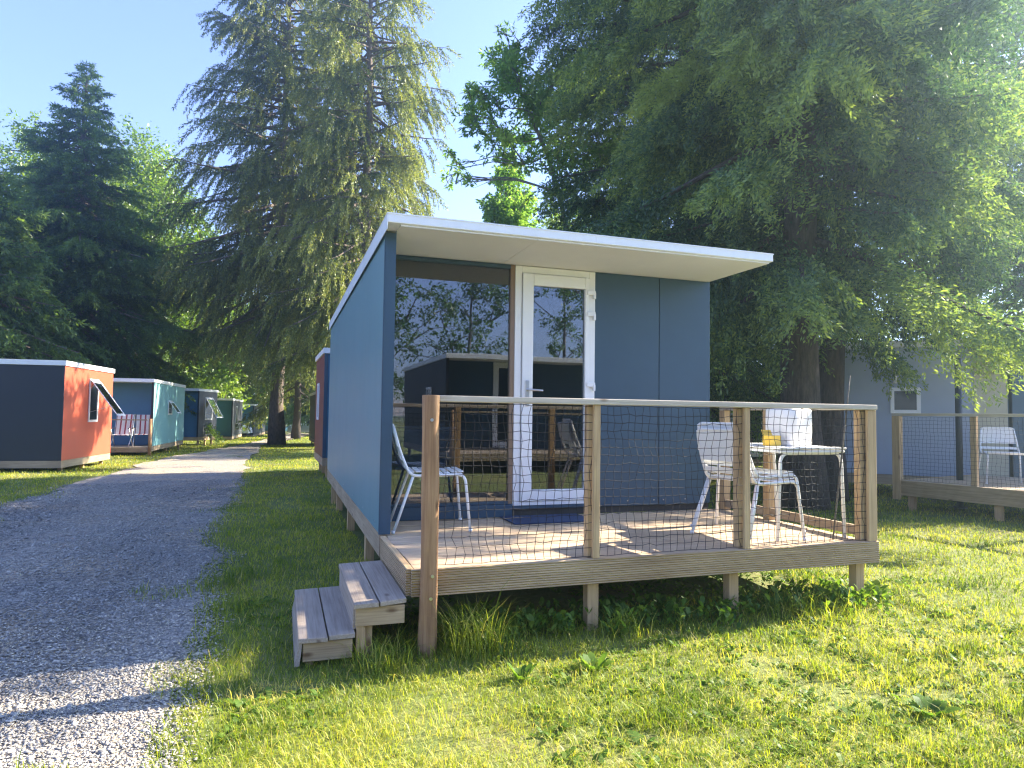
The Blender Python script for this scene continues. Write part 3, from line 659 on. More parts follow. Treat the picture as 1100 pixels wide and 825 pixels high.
# ------------------------------------------------------------------ white metal chairs and table
def make_chair():
    t = thing('metal_chair', (0, 0, 0), 'x', 'chair', 'white metal chairs')
    r = .0105
    # seat 0.44 wide (local x), front toward -y; origin on the floor under the middle of the seat
    st = MB(); n = 8
    for i in range(n):
        y = -.20+.40*i/n; st.box(-.185, .185, y, y+.040, .424+.006*math.cos(i), .432+.006*math.cos(i))
    st.build('seat', MT['chair'], t, world=False, bev=.003)
    for s in (-1, 1):
        fr = fillet([(s*.225, -.245, 0), (s*.20, -.205, .415), (s*.20, .18, .405), (s*.19, .25, .58), (s*.17, .30, .765)], .06)
        MB().tube(fr, r, 8).build('side_tube', MT['chair'], t, world=False)
        MB().tube([(s*.235, .29, 0), (s*.20, .16, .40)], r, 8).build('leg', MT['chair'], t, world=False)
        for q in ((s*.225, -.245), (s*.235, .29)):
            MB().tube([(q[0], q[1], 0), (q[0], q[1], .02)], .0135, 8).build('foot', MT['white'], t, world=False)
    for y in (-.18, .17): MB().tube([(-.2, y, .418), (.2, y, .418)], .008, 6).build('cross_bar', MT['chair'], t, world=False)
    bk = MB()
    bk.tube(fillet([(-.187, .268, .62), (-.168, .303, .775), (.168, .303, .775), (.187, .268, .62)], .035), r, 8)
    bk.hexa([(-.182, .25, .55), (.182, .25, .55), (.182, .258, .55), (-.182, .258, .55), (-.16, .297, .768), (.16, .297, .768), (.16, .305, .768), (-.16, .305, .768)])
    bk.build('backrest', MT['chair'], t, world=False, bev=.002)
    for z0, y0 in ((.47, .205),):
        MB().hexa([(-.186, y0, z0), (.186, y0, z0), (.186, y0+.008, z0), (-.186, y0+.008, z0), (-.184, y0+.014, z0+.035), (.184, y0+.014, z0+.035), (.184, y0+.022, z0+.035), (-.184, y0+.022, z0+.035)]).build('back_slat', MT['chair'], t, world=False, bev=.002)
    for c in t.children:
        co_ = np.empty(len(c.data.vertices)*3, np.float32); c.data.vertices.foreach_get('co', co_); co_ = co_.reshape(-1, 3)*np.array([1.15, 1.05, 1], np.float32)
        c.data.vertices.foreach_set('co', co_.ravel()); c.data.update()
    return t
ch0 = make_chair()
def place(src, loc, rz, label, group=None, first=False):
    if first: r = src
    else:
        r = src.copy(); COL.objects.link(r)
        for ch in list(src.children):
            c = ch.copy(); COL.objects.link(c); c.parent = r
            for g2 in list(ch.children):
                d = g2.copy(); COL.objects.link(d); d.parent = c
    r.location = loc; r.rotation_euler = (0, 0, rz); r['label'] = label
    if group: r['group'] = group
    return r
place(ch0, (.44, .31, D+.003), rad(84), 'white metal chair by the picture window behind the round post', first=True)
place(ch0, (2.57, -.70, D+.003), rad(97), 'white metal chair at the deck table, lower of the two stacked there')
place(ch0, (2.60, -.66, D+.045), rad(100), 'white metal chair at the deck table, stacked on top of the lower one')
def make_table(w_, d_, h, label, loc, rz, top, group):
    t = thing('metal_table', loc, label, 'table', group, rz)
    tp = MB().box(-w_/2, w_/2, -d_/2, d_/2, h-.014, h); tp.build('tabletop', top, t, world=False, bev=.006)
    MB().tube(fillet([(-w_/2+.01, -d_/2+.01, h-.03), (w_/2-.01, -d_/2+.01, h-.03), (w_/2-.01, d_/2-.01, h-.03), (-w_/2+.01, d_/2-.01, h-.03), (-w_/2+.01, -d_/2+.01, h-.03)], .03), .011, 6).build('apron', MT['chair'], t, world=False)
    for s in (-1, 1):
        y = s*(d_/2-.03)
        MB().tube(fillet([(-w_/2+.0, y, 0), (-w_/2+.03, y, h-.04), (w_/2-.03, y, h-.04), (w_/2, y, 0)], .075, 6), .0125, 8).build('leg', MT['chair'], t, world=False)
    return t
make_table(.58, .80, .655, 'white metal garden table in the right corner of the deck', (2.955, -.53, D+.003), rad(-2), MT['chair'], None)
def canister(loc, rz, label, s=1.0, m=None):
    t = thing('canister', loc, label, 'canister', None, rz)
    o = MB(); prof = [(.0, .124), (.008, .13), (.1, .131), (.2, .131), (.250, .129), (.262, .122), (.268, .108)]
    vs = []; n = 28
    for z, r in prof:
        for k in range(n):
            a = 2*math.pi*k/n; c, sn = math.cos(a), math.sin(a); e = 6.0; q = (abs(c)**e+abs(sn)**e)**(-1/e)
            vs.append((r*s*q*c*1.12, r*s*q*sn*.9, z*s))
    fs = [(i*n+k, i*n+(k+1) % n, (i+1)*n+(k+1) % n, (i+1)*n+k) for i in range(len(prof)-1) for k in range(n)]
    o.add(vs, fs, True); o.add(vs[-n:], [tuple(range(n))], False); o.add(vs[:n], [tuple(range(n))[::-1]], False)
    o.build('body', m or MT['canister'], t, world=False)
    MB().tube([(.07*s, 0, .266*s), (.07*s, 0, .278*s)], .03*s, 14).build('cap', MT['white'], t, world=False, bev=.003)
canister((3.05, -.55, D+.003+.657), rad(15), 'white rounded plastic canister standing on the deck table', 1.06)
yb = thing('yellow_box', (2.80, -.66, D+.66), 'small yellow carton on the table beside the white canister', 'box', None, rad(10))
MB().box(-.06, .06, -.035, .035, 0, .075).build('body', MT['yellow'], yb, world=False, bev=.004)
MB().hexa([(-.05, .037, .0755), (.05, .037, .0755), (.05, .039, .0755), (-.05, .039, .0755), (-.05, .055, .115), (.05, .055, .115), (.05, .057, .115), (-.05, .057, .115)]).build('lid', MT['yellow'], yb, world=False)
dm = MB().box(1.08, 1.78, .22, .615, D+.004, D+.013).build('doormat', MT['mat'], bev=.003); tag(dm, 'navy blue doormat on the deck boards before the white door', 'doormat')
sk_ = MB(); q0 = np.array([3.02, -.95, 1.12]); 
sk_.tube([(3.07, -.965, D+.005), (3.13, -.97, .9), (3.20, -.975, 1.40), (3.235, -.97, 1.62)], [.006, .006, .005, .004], 6)
tag(sk_.build('cane', MT['grey_bark']), 'thin pale cane leaning upright against the inside of the rail', 'cane')

# ------------------------------------------------------------------ the other cabins
def cabin(name, A, B, Wd, label, front, side, group=None, H=2.6, recess=.6, deck=0, win=None, z=None, beam=.28, facedoor=False, rail=False, edge='ink', cornerlen=None):
    """A: lower front corner on the side that is seen, B: rear corner of that side; the body lies to the left of A->B when Wd > 0."""
    A, B = np.array(A[:2], float), np.array(B[:2], float); d = B-A; L = np.linalg.norm(d); d /= L
    ang = math.atan2(d[1], d[0]); gz = float(ground_z(A[0], A[1])) if z is None else z
    t = thing(name, (A[0], A[1], gz), label, 'cabin', group, ang)        # local x runs back along the side wall, local y to the left
    s = 1 if Wd > 0 else -1; Wa = abs(Wd)
    def bx(x0, x1, y0, y1, z0, z1):
        y0, y1 = sorted((s*y0, s*y1)); return (x0, x1, y0, y1, z0, z1)
    sd = MB().box(*bx(0, L, 0, .07, beam, H-.12)).build('side_wall', side, t, world=False, bev=.004)
    MB().box(*bx(-.012, -.002, -.003, .072, beam, H-.12)).build('edge_trim', MT[edge], t, world=False)
    MB().box(*bx(0, L, Wa-.07, Wa, beam, H-.12)).build('side_wall', side, t, world=False)
    fw_ = MB().box(*bx(recess, recess+.06, .072, Wa*.5-.003, beam, H-.122)).box(*bx(recess, recess+.06, Wa*.5+.003, Wa-.072, beam, H-.122)).build('front_wall', front, t, world=False, bev=.003)
    MB().box(*bx(L-.06, L-.004, .072, Wa-.072, beam, H-.122)).build('back_wall', side, t, world=False)
    MB().box(*bx(-.12 if recess > .1 else -.03, L+.03, -.03, Wa+.03, H-.118, H)).build('roof', MT['fascia'], t, world=False, bev=.006)
    MB().box(*bx(0, L, 0, .05, beam-.17, beam-.004)).build('base_beam', MT['wx'], t, world=False)
    MB().box(*bx(0 if not deck else recess, .05 if not deck else recess+.05, .052, Wa, beam-.17, beam-.004)).build('base_beam', MT['wy'], t, world=False)
    MB().box(*bx(.05, L, .08, Wa, beam-.06, beam-.006)).build('floor', MT['dark'], t, world=False)
    for x in np.linspace(.3, L-.3, 3):
        for y in (.1, Wa-.2): MB().box(*bx(x, x+.08, y, y+.08, -.4, beam-.172)).build('stilt', MT['wz'], t, world=False)
    if win:
        x0, x1, z0, z1, op = win
        f = MB()
        for q in ((x0, x0+.06, z0, z1), (x1-.06, x1, z0, z1), (x0+.06, x1-.06, z1-.06, z1), (x0+.06, x1-.06, z0, z0+.06)): f.box(*bx(q[0], q[1], -.025, -.001, q[2], q[3]))
        fo = f.build('window', MT['white'], t, world=False, bev=.004)
        MB().box(*bx(x0+.06, x1-.06, -.010, -.002, z0+.06, z1-.06)).build('pane', MT['carglass'], fo, world=False)
        if op:
            hgt = z1-z0-.02; zt = z1-.03; o = op; ca, sa = math.cos(o), math.sin(o)
            def tp(x, h, th):                # point on the open sash: h down from the hinge
                return (x, s*(-.03-sa*h-ca*th), zt-ca*h+sa*th*-1)
            sm = MB()
            for (a0, a1, h0, h1) in ((x0, x0+.055, 0, hgt), (x1-.055, x1, 0, hgt), (x0+.055, x1-.055, 0, .055), (x0+.055, x1-.055, hgt-.055, hgt)):
                sm.hexa([tp(a0, h1, 0), tp(a1, h1, 0), tp(a1, h1, .035), tp(a0, h1, .035), tp(a0, h0, 0), tp(a1, h0, 0), tp(a1, h0, .035), tp(a0, h0, .035)])
            so = sm.build('sash', MT['white'], fo, world=False)
            MB().hexa([tp(x0+.055, hgt-.055, .012), tp(x1-.055, hgt-.055, .012), tp(x1-.055, hgt-.055, .02), tp(x0+.055, hgt-.055, .02), tp(x0+.055, .055, .012), tp(x1-.055, .055, .012), tp(x1-.055, .055, .02), tp(x0+.055, .055, .02)]).build('sash_pane', MT['sash_glass'], fo, world=False)
            MB().tube([tp(x0+.03, hgt*.75, 0), (x0+.03, -s*.012, z0+.25)], .006, 5).build('stay', MT['steel'], fo, world=False)
    if deck:
        b = MB(); y = -deck
        while y < recess-.1: b.box(*bx(y, y+.115, .0, Wa, beam-.03, beam-.002)); y += .122
        dk = b.build('porch_deck', MT['step'], t, world=False)
        MB().box(*bx(-deck-.03, -deck-.002, 0, Wa, beam-.17, beam-.002)).build('skirt_board', MT['wy'], dk, world=False)
        MB().box(*bx(-deck, -.002, -.03, -.002, beam-.17, beam-.004)).build('skirt_board', MT['wx'], dk, world=False)
        MB().tube([(-deck+.05, s*(-.08), -.3), (-deck+.05, s*(-.08), beam+.95)], .055, 10).build('porch_post', MT['post'], t, world=False)
        if rail: MB().box(*bx(-deck+.02, -deck+.09, .02, Wa, beam+.89, beam+.93)).build('porch_rail', MT['wy'], t, world=False)
    if facedoor:
        y0, y1 = facedoor; f = MB()
        for q in ((y0, y0+.13, beam+.05, H-.13), (y1-.13, y1, beam+.05, H-.13), (y0+.13, y1-.13, H-.26, H-.13), (y0+.13, y1-.13, beam+.05, beam+.2)): f.box(*bx(recess-.03, recess-.002, q[0], q[1], q[2], q[3]))
        fo = f.build('door', MT['white'], t, world=False, bev=.004)
        MB().box(*bx(recess-.018, recess-.008, y0+.13, y1-.13, beam+.2, H-.26)).build('pane', MT['carglass'], fo, world=False)
        MB().tube([(recess-.06, s*(y0+.06), 1.3), (recess-.06, s*(y0+.17), 1.3)], .011, 6).build('handle', MT['steel'], fo, world=False)
    return t
def scaled(u, v, sc): p = CAM+np.array([0, 0, 0.]); g0 = CAM+(FW+RT*(u-550)/FPX-UP*(v-412.5)/FPX)*(-CAM[2]/(FW+RT*(u-550)/FPX-UP*(v-412.5)/FPX)[2]); return (CAM+(g0-CAM)*sc)
GL = 'cabins in a row across the gravel road'
def zsc(p): return float(p[2])
a, b = scaled(65, 508, 1.13), scaled(118, 497.5, 1.13)
cabin('garden_cabin', a, b, 5.2, 'orange red sided cabin with dark front and tall open window, first across the road', MT['ink'], MT['red'], GL, recess=0.0, win=(1.45, 2.05, 1.15, 2.25, .62), z=a[2])
a, b = scaled(163, 488, 1.166), scaled(196.5, 479.5, 1.16)
c2a = a
cabin('garden_cabin', a, b, 3.2, 'pale teal cabin with a porch and two striped chairs across the road', MT['blue'], MT['teal_light'], GL, recess=1.0, deck=.75, win=(2.3, 3.0, 1.35, 1.9, .6), z=a[2], rail=True)
a, b = scaled(212.5, 476, 1.18), scaled(232, 474, 1.18)
cabin('garden_cabin', a, b, 3.4, 'dark grey sided cabin with blue front, next after the pale teal one', MT['blue'], MT['slate'], GL, recess=.35, win=(.7, 1.6, 1.1, 2.2, .5), z=a[2])
a, b = scaled(249, 474, 1.4), scaled(259.5, 470.5, 1.4)
cabin('garden_cabin', a, b, 3.4, 'small far cabin with blue front and closed narrow window beside the parked car', MT['blue'], MT['slate'], GL, recess=.35, win=(1.6, 2.4, 1.0, 2.15, 0), z=a[2])
c4 = a
a, b = scaled(272, 471, 1.56), scaled(284.5, 466.5, 1.5)
cabin('garden_cabin', a, b, 3.2, 'far cabin with blue front and open window just left of the spruce trunk', MT['blue'], MT['slate'], GL, recess=.35, win=(1.6, 2.8, 1.1, 2.2, .6), z=a[2])
a = at(290, 459, 66); b = a+np.array([.6, 6, 0])
cabin('garden_cabin', a, b, 3.2, 'last blue cabin in the row, half hidden behind the spruce trunk', MT['blue'], MT['blue'], GL, recess=.3)
# row behind the main cabin
a = at(346.5, 480, 14.9); 
cabin('garden_cabin', (a[0], a[1]), (a[0]-.05, a[1]+2.6), -3.2, 'dull red sided cabin with blue front, just behind the teal cabin', MT['blue'], MT['brick'], None, H=2.8, recess=.03, win=(1.3, 1.8, 1.25, 2.1, 0), edge='navy', beam=.46)
a = at(339, 480, 33)
cabin('garden_cabin', (a[0], a[1]), (a[0]-.1, a[1]+5.6), -3.2, 'dark sided cabin second behind the teal one, only a sliver showing', MT['slate'], MT['slate'], None, H=2.6, recess=.03, z=-.3)
# cabin at right with its own deck
ra = at(1084, 505, 13.3); rb = at(868, 500, 13.3)
dR = (rb-ra)/np.linalg.norm(rb-ra)
RC = cabin('garden_cabin', ra, rb, -3.2, 'grey cabin with small white window and netted deck behind the cedar at right', MT['navy'], MT['grey'], None, H=2.68, recess=.25, beam=.40, win=(float(np.dot((at(987, 430, 13.3)-ra), dR)), float(np.dot((at(954.5, 430, 13.3)-ra), dR)), 1.44, 1.88, 0), edge='navy')
wO = float(np.dot((at(1044, 430, 13.3)-ra), dR))
MB().box(.004, wO, .003, .012, .42, 2.5).build('side_panel', MT['olive'], RC, world=False)
MB().tube([(float(np.dot((at(960, 430, 13.3)-ra), dR)), .03, 1.95), (float(np.dot((at(960, 430, 13.3)-ra), dR)), .03, 2.5)], .03, 8).build('downpipe', MT['white'], RC, world=False)
# navy continuation right of the corner
a = at(1089, 505, 13.28); e2 = np.array([RT[0], RT[1], 0]); b = a+e2*5
cabin('garden_cabin', a, b, 3.2, 'dark navy cabin at the right edge beyond the netted deck', MT['navy'], MT['navy'], None, H=2.75, recess=.03, beam=.40, facedoor=False)
# deck of the right cabin
p0 = np.array([7.82, 2.68]); p1 = np.array([8.16, 1.15]); e = (p1-p0)/np.linalg.norm(p1-p0); n_ = np.array([-e[1], e[0]])
ra_ = math.atan2(e[1], e[0])
RD = thing('timber_deck', (p0[0], p0[1], 0), 'netted timber deck in shade at the right edge of the lawn', 'deck', None, ra_)
b = MB(); y = 0.03
while y < 2.3: b.box(.02, 4.2, y, y+.115, .40, .43); y += .122
b.build('deck_boards', MT['deckx'], RD, world=False)
MB().box(-.03, 4.2, -.03, 0, .22, .435).build('skirt_board', MT['skirt'], RD, world=False, bev=.003)
MB().box(-.03, 0, .002, 2.3, .22, .435).build('skirt_board', MT['skirty'], RD, world=False, bev=.003)
MB().box(-.06, .05, -.06, -.032, .16, 1.36).box(-.058, .04, -.03, .05, .436, 1.36).build('corner_post', MT['wz'], RD, world=False, bev=.004)
MB().box(-.06, 4.2, -.06, .03, 1.362, 1.40).build('top_rail', MT['rail'], RD, world=False, bev=.004)
for x in (.95, 2.05): MB().box(x, x+.075, .0, .06, .436, 1.36).build('rail_post', MT['wz'], RD, world=False, bev=.004)
for x in (.1, 1.2, 2.3): MB().box(x, x+.08, .05, .13, -.1, .22).build('stilt', MT['wz'], RD, world=False)
RD2 = RD.location.copy()
nb = MB(); 
def local_net(L, z0, z1, pitch, r):
    b = MB(); rg = random.Random(5); nu, nv = int(L/pitch), int((z1-z0)/pitch); P = {}
    for i in range(nu+1):
        for j in range(nv+1): P[i, j] = (.05+i*pitch+rg.gauss(0, .003)+.006*math.sin(j+i*.3), -.018, z0+j*(z1-z0)/nv+rg.gauss(0, .003))
    for i in range(nu+1): b.tube([P[i, j] for j in range(nv+1)], r, 3, False)
    for j in range(nv+1): b.tube([P[i, j] for i in range(nu+1)], r, 3, False)
    return b
local_net(2.2, .45, 1.35, .0505, .0018).build('netting', MT['net'], RD, world=False)
pl = at(1030.5, 480, 12.0)
po = thing('metal_pole', (pl[0], pl[1], float(ground_z(pl[0], pl[1]))), 'slim dark upright pole behind the deck rail at right', 'pole')
MB().tube([(0, 0, -.1), (0, 0, 2.3)], .045, 12).build('shaft', MT['ink'], po, world=False); MB().tube([(0, 0, 0), (0, 0, .05)], .09, 12).build('foot', MT['ink'], po, world=False)
tb = at(1078, 495, 11.8)
place(ch0, (tb[0], tb[1], .432), rad(-42), 'white metal chair alone on the shaded right deck', 'white metal chairs')
# dark cabin seen under the cedar
a = at(872, 480, 18.5); b2 = a+np.array([RT[0], RT[1], 0])*-.0; fw2 = np.array([FW[0], FW[1], 0]); fw2 /= np.linalg.norm(fw2)
cabin('garden_cabin', a, a+fw2*4, 3.6, 'dark cabin with white framed glass door deep under the cedar', MT['ink'], MT['navy'], None, H=2.65, recess=.1, facedoor=(1.12, 2.0), z=0)

# cabin behind the photographer, seen mirrored in the glass
OC = cabin('garden_cabin', (2.97, -9.4), (2.97, -15.0), 6.2, 'dark cabin with white roof edge and white door mirrored in the picture window', MT['navy'], MT['slate'], None, H=2.74, recess=.6, deck=1.1, facedoor=(1.35, 2.25), beam=.44, win=(1.6, 2.2, 1.3, 2.0, 0), z=0, rail=True)

# ------------------------------------------------------------------ striped chairs on the teal porch
def stripe_mat():
    m, nt, bs = mat('striped_cloth'); tc = nt.nodes.new('ShaderNodeTexCoord'); sp = nt.nodes.new('ShaderNodeSeparateXYZ'); nt.links.new(tc.outputs['Object'], sp.inputs[0])
    a = nt.nodes.new('ShaderNodeMath'); a.operation = 'MULTIPLY'; a.inputs[1].default_value = 42; nt.links.new(sp.outputs[0], a.inputs[0])
    s = nt.nodes.new('ShaderNodeMath'); s.operation = 'SINE'; nt.links.new(a.outputs[0], s.inputs[0])
    r = ramp(nt, [(.45, (.72, .70, .66)), (.55, (.34, .05, .06))]); r.color_ramp.interpolation = 'CONSTANT'; nt.links.new(s.outputs[0], r.inputs['Fac']); nt.links.new(r.outputs['Color'], bs.inputs['Base Color']); bs.inputs['Roughness'].default_value = .9
    return m
MT['stripe'] = stripe_mat()
sc0 = thing('camping_chair', (0, 0, 0), 'x', 'chair', 'striped folding chairs on the teal porch')
MB().hexa([(-.25, .18, .42), (.25, .18, .42), (.25, .20, .42), (-.25, .20, .42), (-.25, .38, 1.08), (.25, .38, 1.08), (.25, .40, 1.08), (-.25, .40, 1.08)]).build('backrest', MT['stripe'], sc0, world=False, bev=.006)
MB().box(-.25, .25, -.25, .19, .40, .42).build('seat', MT['stripe'], sc0, world=False, bev=.006)
for s in (-1, 1):
    MB().tube([(s*.27, -.26, 0), (s*.27, .18, .42), (s*.27, .40, 1.10)], .013, 6).build('frame_tube', MT['steel'], sc0, world=False)
    MB().tube([(s*.27, .30, 0), (s*.27, -.22, .62)], .013, 6).build('leg', MT['steel'], sc0, world=False)
    MB().box(s*.27-.025, s*.27+.025, -.26, .24, .62, .645).build('armrest', MT['black'], sc0, world=False, bev=.006)
pc = scaled(158, 470, 1.0)
def porch(u, dist): q = at(u, 470, dist); return (q[0], q[1], c2a[2]+.28)
place(sc0, porch(153.5, 26.4), rad(6), 'red and white striped folding chair on the teal porch, nearer the corner wall', first=True)
place(sc0, porch(130.5, 25.9), rad(-4), 'red and white striped folding chair on the teal porch beside the red cabin')

# ------------------------------------------------------------------ cars far down the lane
def car(loc, rz, m, label):
    t = thing('parked_car', loc, label, 'car', 'cars parked far down the lane', rz)
    def loft(prof, w0, w1, zsplit):
        n = len(prof); vs = []
        for sgn in (-1, 1):
            for x, z in prof: vs.append((x, sgn*(w0 if z < zsplit else w1), z))
        return MB().add(vs, [tuple(range(n)), tuple(range(n, 2*n))[::-1]]+[(i, n+i, n+(i+1) % n, (i+1) % n) for i in range(n)])
    loft([(-2.05, .25), (-2.1, .6), (-2.0, .92), (-1.1, .98), (.95, .98), (1.75, .84), (2.05, .62), (2.08, .28)], .86, .80, .9).build('body', m, t, world=False, bev=.05)
    loft([(-1.95, .97), (-1.55, 1.40), (-.9, 1.49), (.1, 1.46), (.95, .97)], .78, .62, 1.2).build('cabin_roof', m, t, world=False, bev=.05)
    for s in (-1, 1):
        MB().add([(-1.5, s*.80, 1.0), (.72, s*.80, 1.0), (.10, s*.70, 1.36), (-1.3, s*.70, 1.36)], [(0, 1, 2, 3)]).build('side_window', MT['carglass'], t, world=False)
        MB().hexa([(1.80, s*.55-.12, .62), (2.03, s*.55-.12, .62), (2.03, s*.55+.12, .62), (1.80, s*.55+.12, .62), (1.72, s*.55-.12, .80), (1.86, s*.55-.12, .76), (1.86, s*.55+.12, .76), (1.72, s*.55+.12, .80)]).build('headlight', MT['lamp'], t, world=False)
        for x in (-1.3, 1.3):
            wh = MB().tube([(x, s*.66, .32), (x, s*.885, .32)], .32, 20).build('wheel', MT['tyre'], t, world=False)
            MB().tube([(x, s*.87, .32), (x, s*.895, .32)], .2, 14).build('rim', MT['steel'], wh, world=False)
    MB().add([(.98, -.66, 1.0), (.98, .66, 1.0), (.16, .58, 1.44), (.16, -.58, 1.44)], [(0, 1, 2, 3)]).build('windscreen', MT['carglass'], t, world=False)
p = at(238, 464, 54.5); car((p[0], p[1], float(ground_z(p[0], p[1]))), rad(-8), MT['carwhite'], 'white car parked between the last two blue cabins')
p = at(334, 462, 62); car((p[0], p[1], float(ground_z(p[0], p[1]))), rad(185), MT['carblue'], 'pale silver blue car parked beyond the lane past the spruce')
hm = bpy.data.materials.new('glare_veil_air'); hm.use_nodes = True; nt = hm.node_tree; nt.nodes.clear()  # scattering volume added to imitate veiling lens glare towards the sun
ho = nt.nodes.new('ShaderNodeOutputMaterial'); pv = nt.nodes.new('ShaderNodeVolumePrincipled'); nt.links.new(pv.outputs[0], ho.inputs['Volume'])
pv.inputs['Color'].default_value = (.55, .80, 1, 1); pv.inputs['Density'].default_value = GLARE_VEIL; pv.inputs['Anisotropy'].default_value = .82
hz = MB().box(-300, 360, -300, 460, -9, 27).build('glare_veil', hm); tag(hz, 'thin scattering volume added to imitate lens glare on the sunward side', 'glare_veil', kind='stuff')
# ------------------------------------------------------------------ trees
p = on_ground(297, 478)
conifer('spruce_tree', G(p), 25.5, 6.4, 5.6, 'tall drooping spruce with a bare grey trunk standing by the end of the road', MT['spruce'], MT['spruce_bark'], 3, nbr=240, tr=.36, twig=22, sp=66, ll=.14, lw=.019, hang=1.15, droop=.2, power=.6, thin=.22, bare=.4, top_blunt=.22)
p = at(388, 470, 31)
conifer('spruce_tree', G(p), 26.3, 5.0, 4.2, 'tall yellowish drooping spruce rising behind the teal cabin roof', MT['spruce'], MT['spruce_bark'], 8, nbr=230, tr=.34, twig=19, sp=60, ll=.15, lw=.020, hang=1.3, droop=.22, power=.6, thin=.24, bare=.35, top_blunt=.22, tlo=.15, thi=1.1)
p = at(76, 480, 38)
conifer('spruce_tree', G(p), 18.3, 4.8, 6.6, 'dark pointed spruce behind the orange red cabin', MT['dspruce'], MT['spruce_bark'], 5, nbr=250, tr=.24, twig=22, sp=58, ll=.16, lw=.022, hang=.4, droop=.12, power=1.0, thin=.05, bare=.05)
p = at(-45, 480, 31)
conifer('spruce_tree', G(p), 10.6, 2.6, 4.8, 'dark dense spruce at the left edge of the photo', MT['dspruce'], MT['spruce_bark'], 15, nbr=180, tr=.2, twig=16, sp=36, ll=.19, lw=.03, hang=.5, droop=.12, power=.65, thin=.05, bare=.05)
BL = 'leafy trees of the wood behind the cabins'
p = at(138, 470, 47); broadleaf('broadleaf_tree', G(p), 17.2, 'sunlit yellow green tree behind the dark pointed spruce', MT['bright'], MT['grey_bark'], 21, nclump=130, R=5.0, z0=1.5, nleaf=620, cr=1.4, ll=.26, lw=.06, tr=.22)
p = at(22, 470, 44); broadleaf('broadleaf_tree', G(p), 17.2, 'pale green tree behind the left edge spruce', MT['bright'], MT['grey_bark'], 22, nclump=100, R=4.4, z0=3, nleaf=480, cr=1.3, ll=.2, lw=.06, tr=.22)
p = at(152, 470, 56); broadleaf('broadleaf_tree', G(p), 20.5, 'grey green feathery tree rising between the dark spruce and the tall spruce', MT['leaf'], MT['grey_bark'], 23, nclump=90, R=3.6, z0=3, nleaf=400, cr=1.2, ll=.24, lw=.06, tr=.2)
lst = [(30, 42, 9, 3.6, 'leaf', 'shaded leafy tree behind the orange red cabin roof'), (100, 46, 9.5, 3.8, 'bush', 'low dark leafy tree between the red and pale teal cabins'),
       (190, 50, 12, 4.4, 'bright', 'bright green tree lit by the sun behind the pale teal cabin'), (235, 60, 11, 4.4, 'bright', 'bright green tree behind the dark grey sided cabin'),
       (262, 70, 15, 5.0, 'bush', 'dark tall tree behind the far blue cabins'), (330, 74, 13, 5.0, 'leaf', 'leafy tree above the pale car beyond the lane'), (365, 58, 12, 4.4, 'bush', 'dark leafy tree behind the teal cabin'),
       (305, 90, 16, 6.5, 'leaf', 'far broad tree closing the end of the lane'), (212, 70, 17, 5, 'bush', 'tall dark tree in the wood behind the row of cabins'), (150, 56, 12, 5, 'leaf', 'mid green tree in the wood behind the pale teal cabin')]
for i, (u, dist, h, R, mk, lab) in enumerate(lst):
    p = at(u, 470, dist); broadleaf('broadleaf_tree', G(p), h, lab, MT[mk], MT['grey_bark'], 40+i, nclump=75, R=R, z0=.6, nleaf=330, cr=R*.32, ll=.30, lw=.095, tr=.22, group=BL)
p = at(318, 466, 47); conifer('spruce_tree', G(p), 17, 2.6, 3.6, 'thin dark trunked spruce right of the big spruce, near the lane', MT['spruce'], MT['cedar_bark'], 31, nbr=90, tr=.26, twig=9, sp=9, ll=.45, lw=.05, hang=.8, thin=.1)
# thin ash behind the cabin
base = at(628, 470, 17.5); base = np.array(G(base))
tk = [base+np.array([0, 0, -.2]), at(618, 330, 17.4), at(607, 235, 17.3), at(588, 165, 17.2), at(565, 115, 17.1), at(548, 60, 17.0)]
def cl(lst, dist, seed):
    r_ = np.random.default_rng(seed); out = []
    for (u, v, rp) in lst:
        for _ in range(3):
            q = at(u+r_.normal()*rp*.5, v+r_.normal()*rp*.5, dist+r_.normal()*.7); out.append((q, rp/FPX*dist*(.62+.4*r_.random())))
    return out
ac = cl([(482, 165, 8), (492, 180, 9), (486, 195, 7), (503, 188, 8), (545, 50, 18), (535, 75, 20), (555, 75, 22), (525, 105, 20), (560, 105, 26), (508, 120, 14), (505, 135, 12), (535, 130, 22), (575, 135, 24), (590, 110, 22), (600, 75, 18), (505, 95, 10), (588, 170, 26), (610, 150, 26), (560, 160, 16), (620, 190, 26), (640, 215, 24), (600, 205, 14), (625, 120, 20), (545, 35, 8), (650, 170, 24), (610, 95, 14)], 17.2, 2)
broadleaf('ash_tree', base, 10, 'slender ash with a leaning stem and airy leaves above the white roof', MT['ash'], MT['grey_bark'], 61, clumps=ac, nleaf=480, cr=.55, ll=.15, lw=.026, tr=.085, trunk_pts=tk)
ac = cl([(545, 170, 14), (545, 195, 18), (535, 215, 18), (560, 215, 18), (550, 240, 22), (570, 240, 18), (520, 240, 12), (545, 150, 8)], 22, 3)
b3 = at(548, 470, 22); broadleaf('broadleaf_tree', G(b3), 9, 'dense dark green young tree just above the white roof', MT['ash'], MT['grey_bark'], 62, clumps=ac, nleaf=900, cr=.6, ll=.13, lw=.04, tr=.1)
p = at(640, 470, 30); broadleaf('broadleaf_tree', G(p), 11, 'pale sunlit tree far behind the ash', MT['bright'], MT['grey_bark'], 64, nclump=70, R=3.6, z0=2, nleaf=380, cr=1.1, ll=.2, lw=.06)
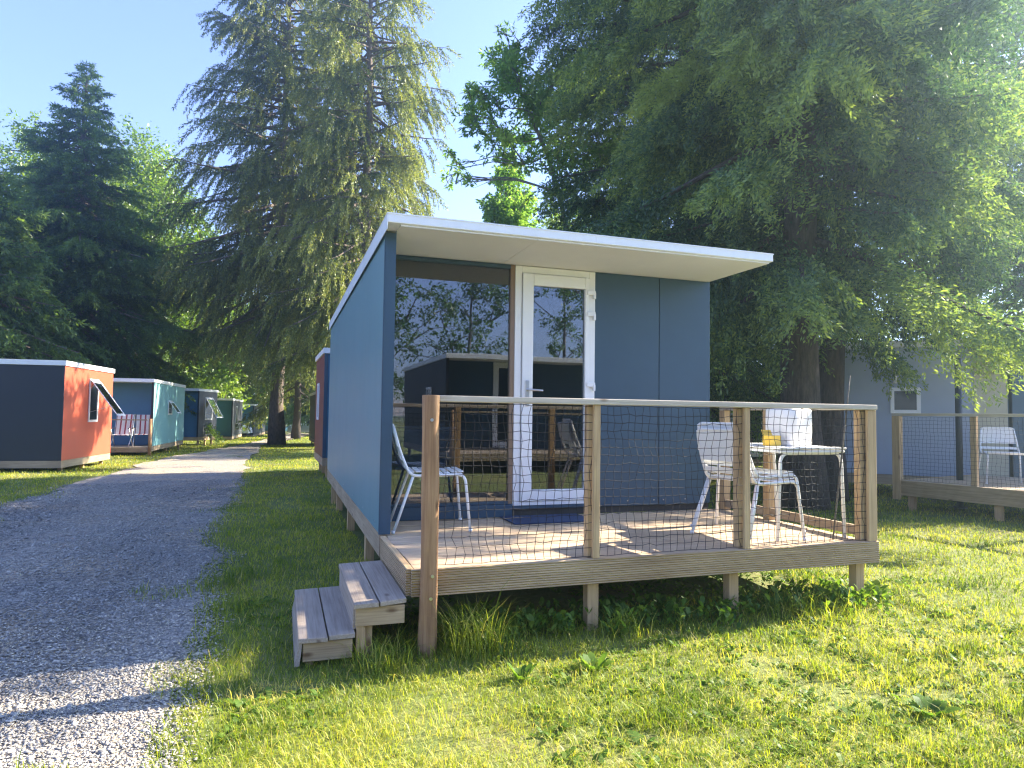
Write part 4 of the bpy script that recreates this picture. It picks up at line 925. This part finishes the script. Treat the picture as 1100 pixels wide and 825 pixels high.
# cedars at right
CE = (6.62, 3.28, 0)
conifer('cedar_tree', CE, 15, 3.1, 3.2, 'large dense cedar with drooping sprays right behind the deck corner', MT['cedar'], MT['cedar_bark'], 71, nbr=165, tr=.30, twig=27, sp=170, ll=.07, lw=.012, hang=.7, droop=.25, power=.35, thin=.14, bare=.2, top_blunt=.1, fan=1)
p = at(893, 500, 12.2)
conifer('cedar_tree', G(p), 14, 3.8, 2.3, 'second cedar with a slanting trunk close beside the large cedar', MT['cedar'], MT['cedar_bark'], 72, nbr=85, tr=.22, twig=22, sp=130, ll=.07, lw=.012, hang=.7, droop=.2, power=.4, thin=.35, bare=.5, lean=(.8, .3), fan=1)
p = at(735, 480, 17.5)
conifer('cedar_tree', G(p), 18, 2.5, 4.3, 'tall cedar directly behind the right end of the white roof', MT['cedar'], MT['cedar_bark'], 73, nbr=140, tr=.3, twig=22, sp=110, ll=.095, lw=.015, hang=.8, droop=.2, power=.3, thin=.05, bare=.1, top_blunt=.15, fan=1)
p = at(1020, 480, 18.5)
conifer('cedar_tree', G(p), 15, 4.4, 4.2, 'thin cedar with bare inner limbs and sky showing through at right', MT['cedar'], MT['cedar_bark'], 74, nbr=95, tr=.26, twig=12, sp=45, ll=.12, lw=.02, hang=.8, droop=.15, power=.35, thin=.3, bare=.55, top_blunt=.1, fan=1)
p = at(1130, 480, 20)
conifer('cedar_tree', G(p), 13, 3.6, 3.8, 'cedar at the right edge above the navy cabin', MT['cedar'], MT['cedar_bark'], 75, nbr=140, tr=.26, twig=13, sp=42, ll=.13, lw=.022, hang=.8, droop=.15, power=.4, thin=.15, bare=.3, fan=1)
# behind the photographer, mirrored in the glass
for i, (x, y, h, R, lab) in enumerate(((3.5, -22, 9.5, 3.2, 'airy tree mirrored in the picture window above the roof line'), (7.5, -24, 9, 3.0, 'leafy tree mirrored in the door glass'), (-3.5, -20, 8, 3.0, 'tree mirrored at the left end of the picture window'), (13, -26, 10, 4, 'tree behind the photographer, mirrored beside the door handle'))):
    broadleaf('broadleaf_tree', (x, y, 0), h, lab, MT['leaf'], MT['grey_bark'], 90+i, nclump=34, R=R, z0=2.6, nleaf=190, cr=.75, ll=.15, lw=.04, tr=.12)
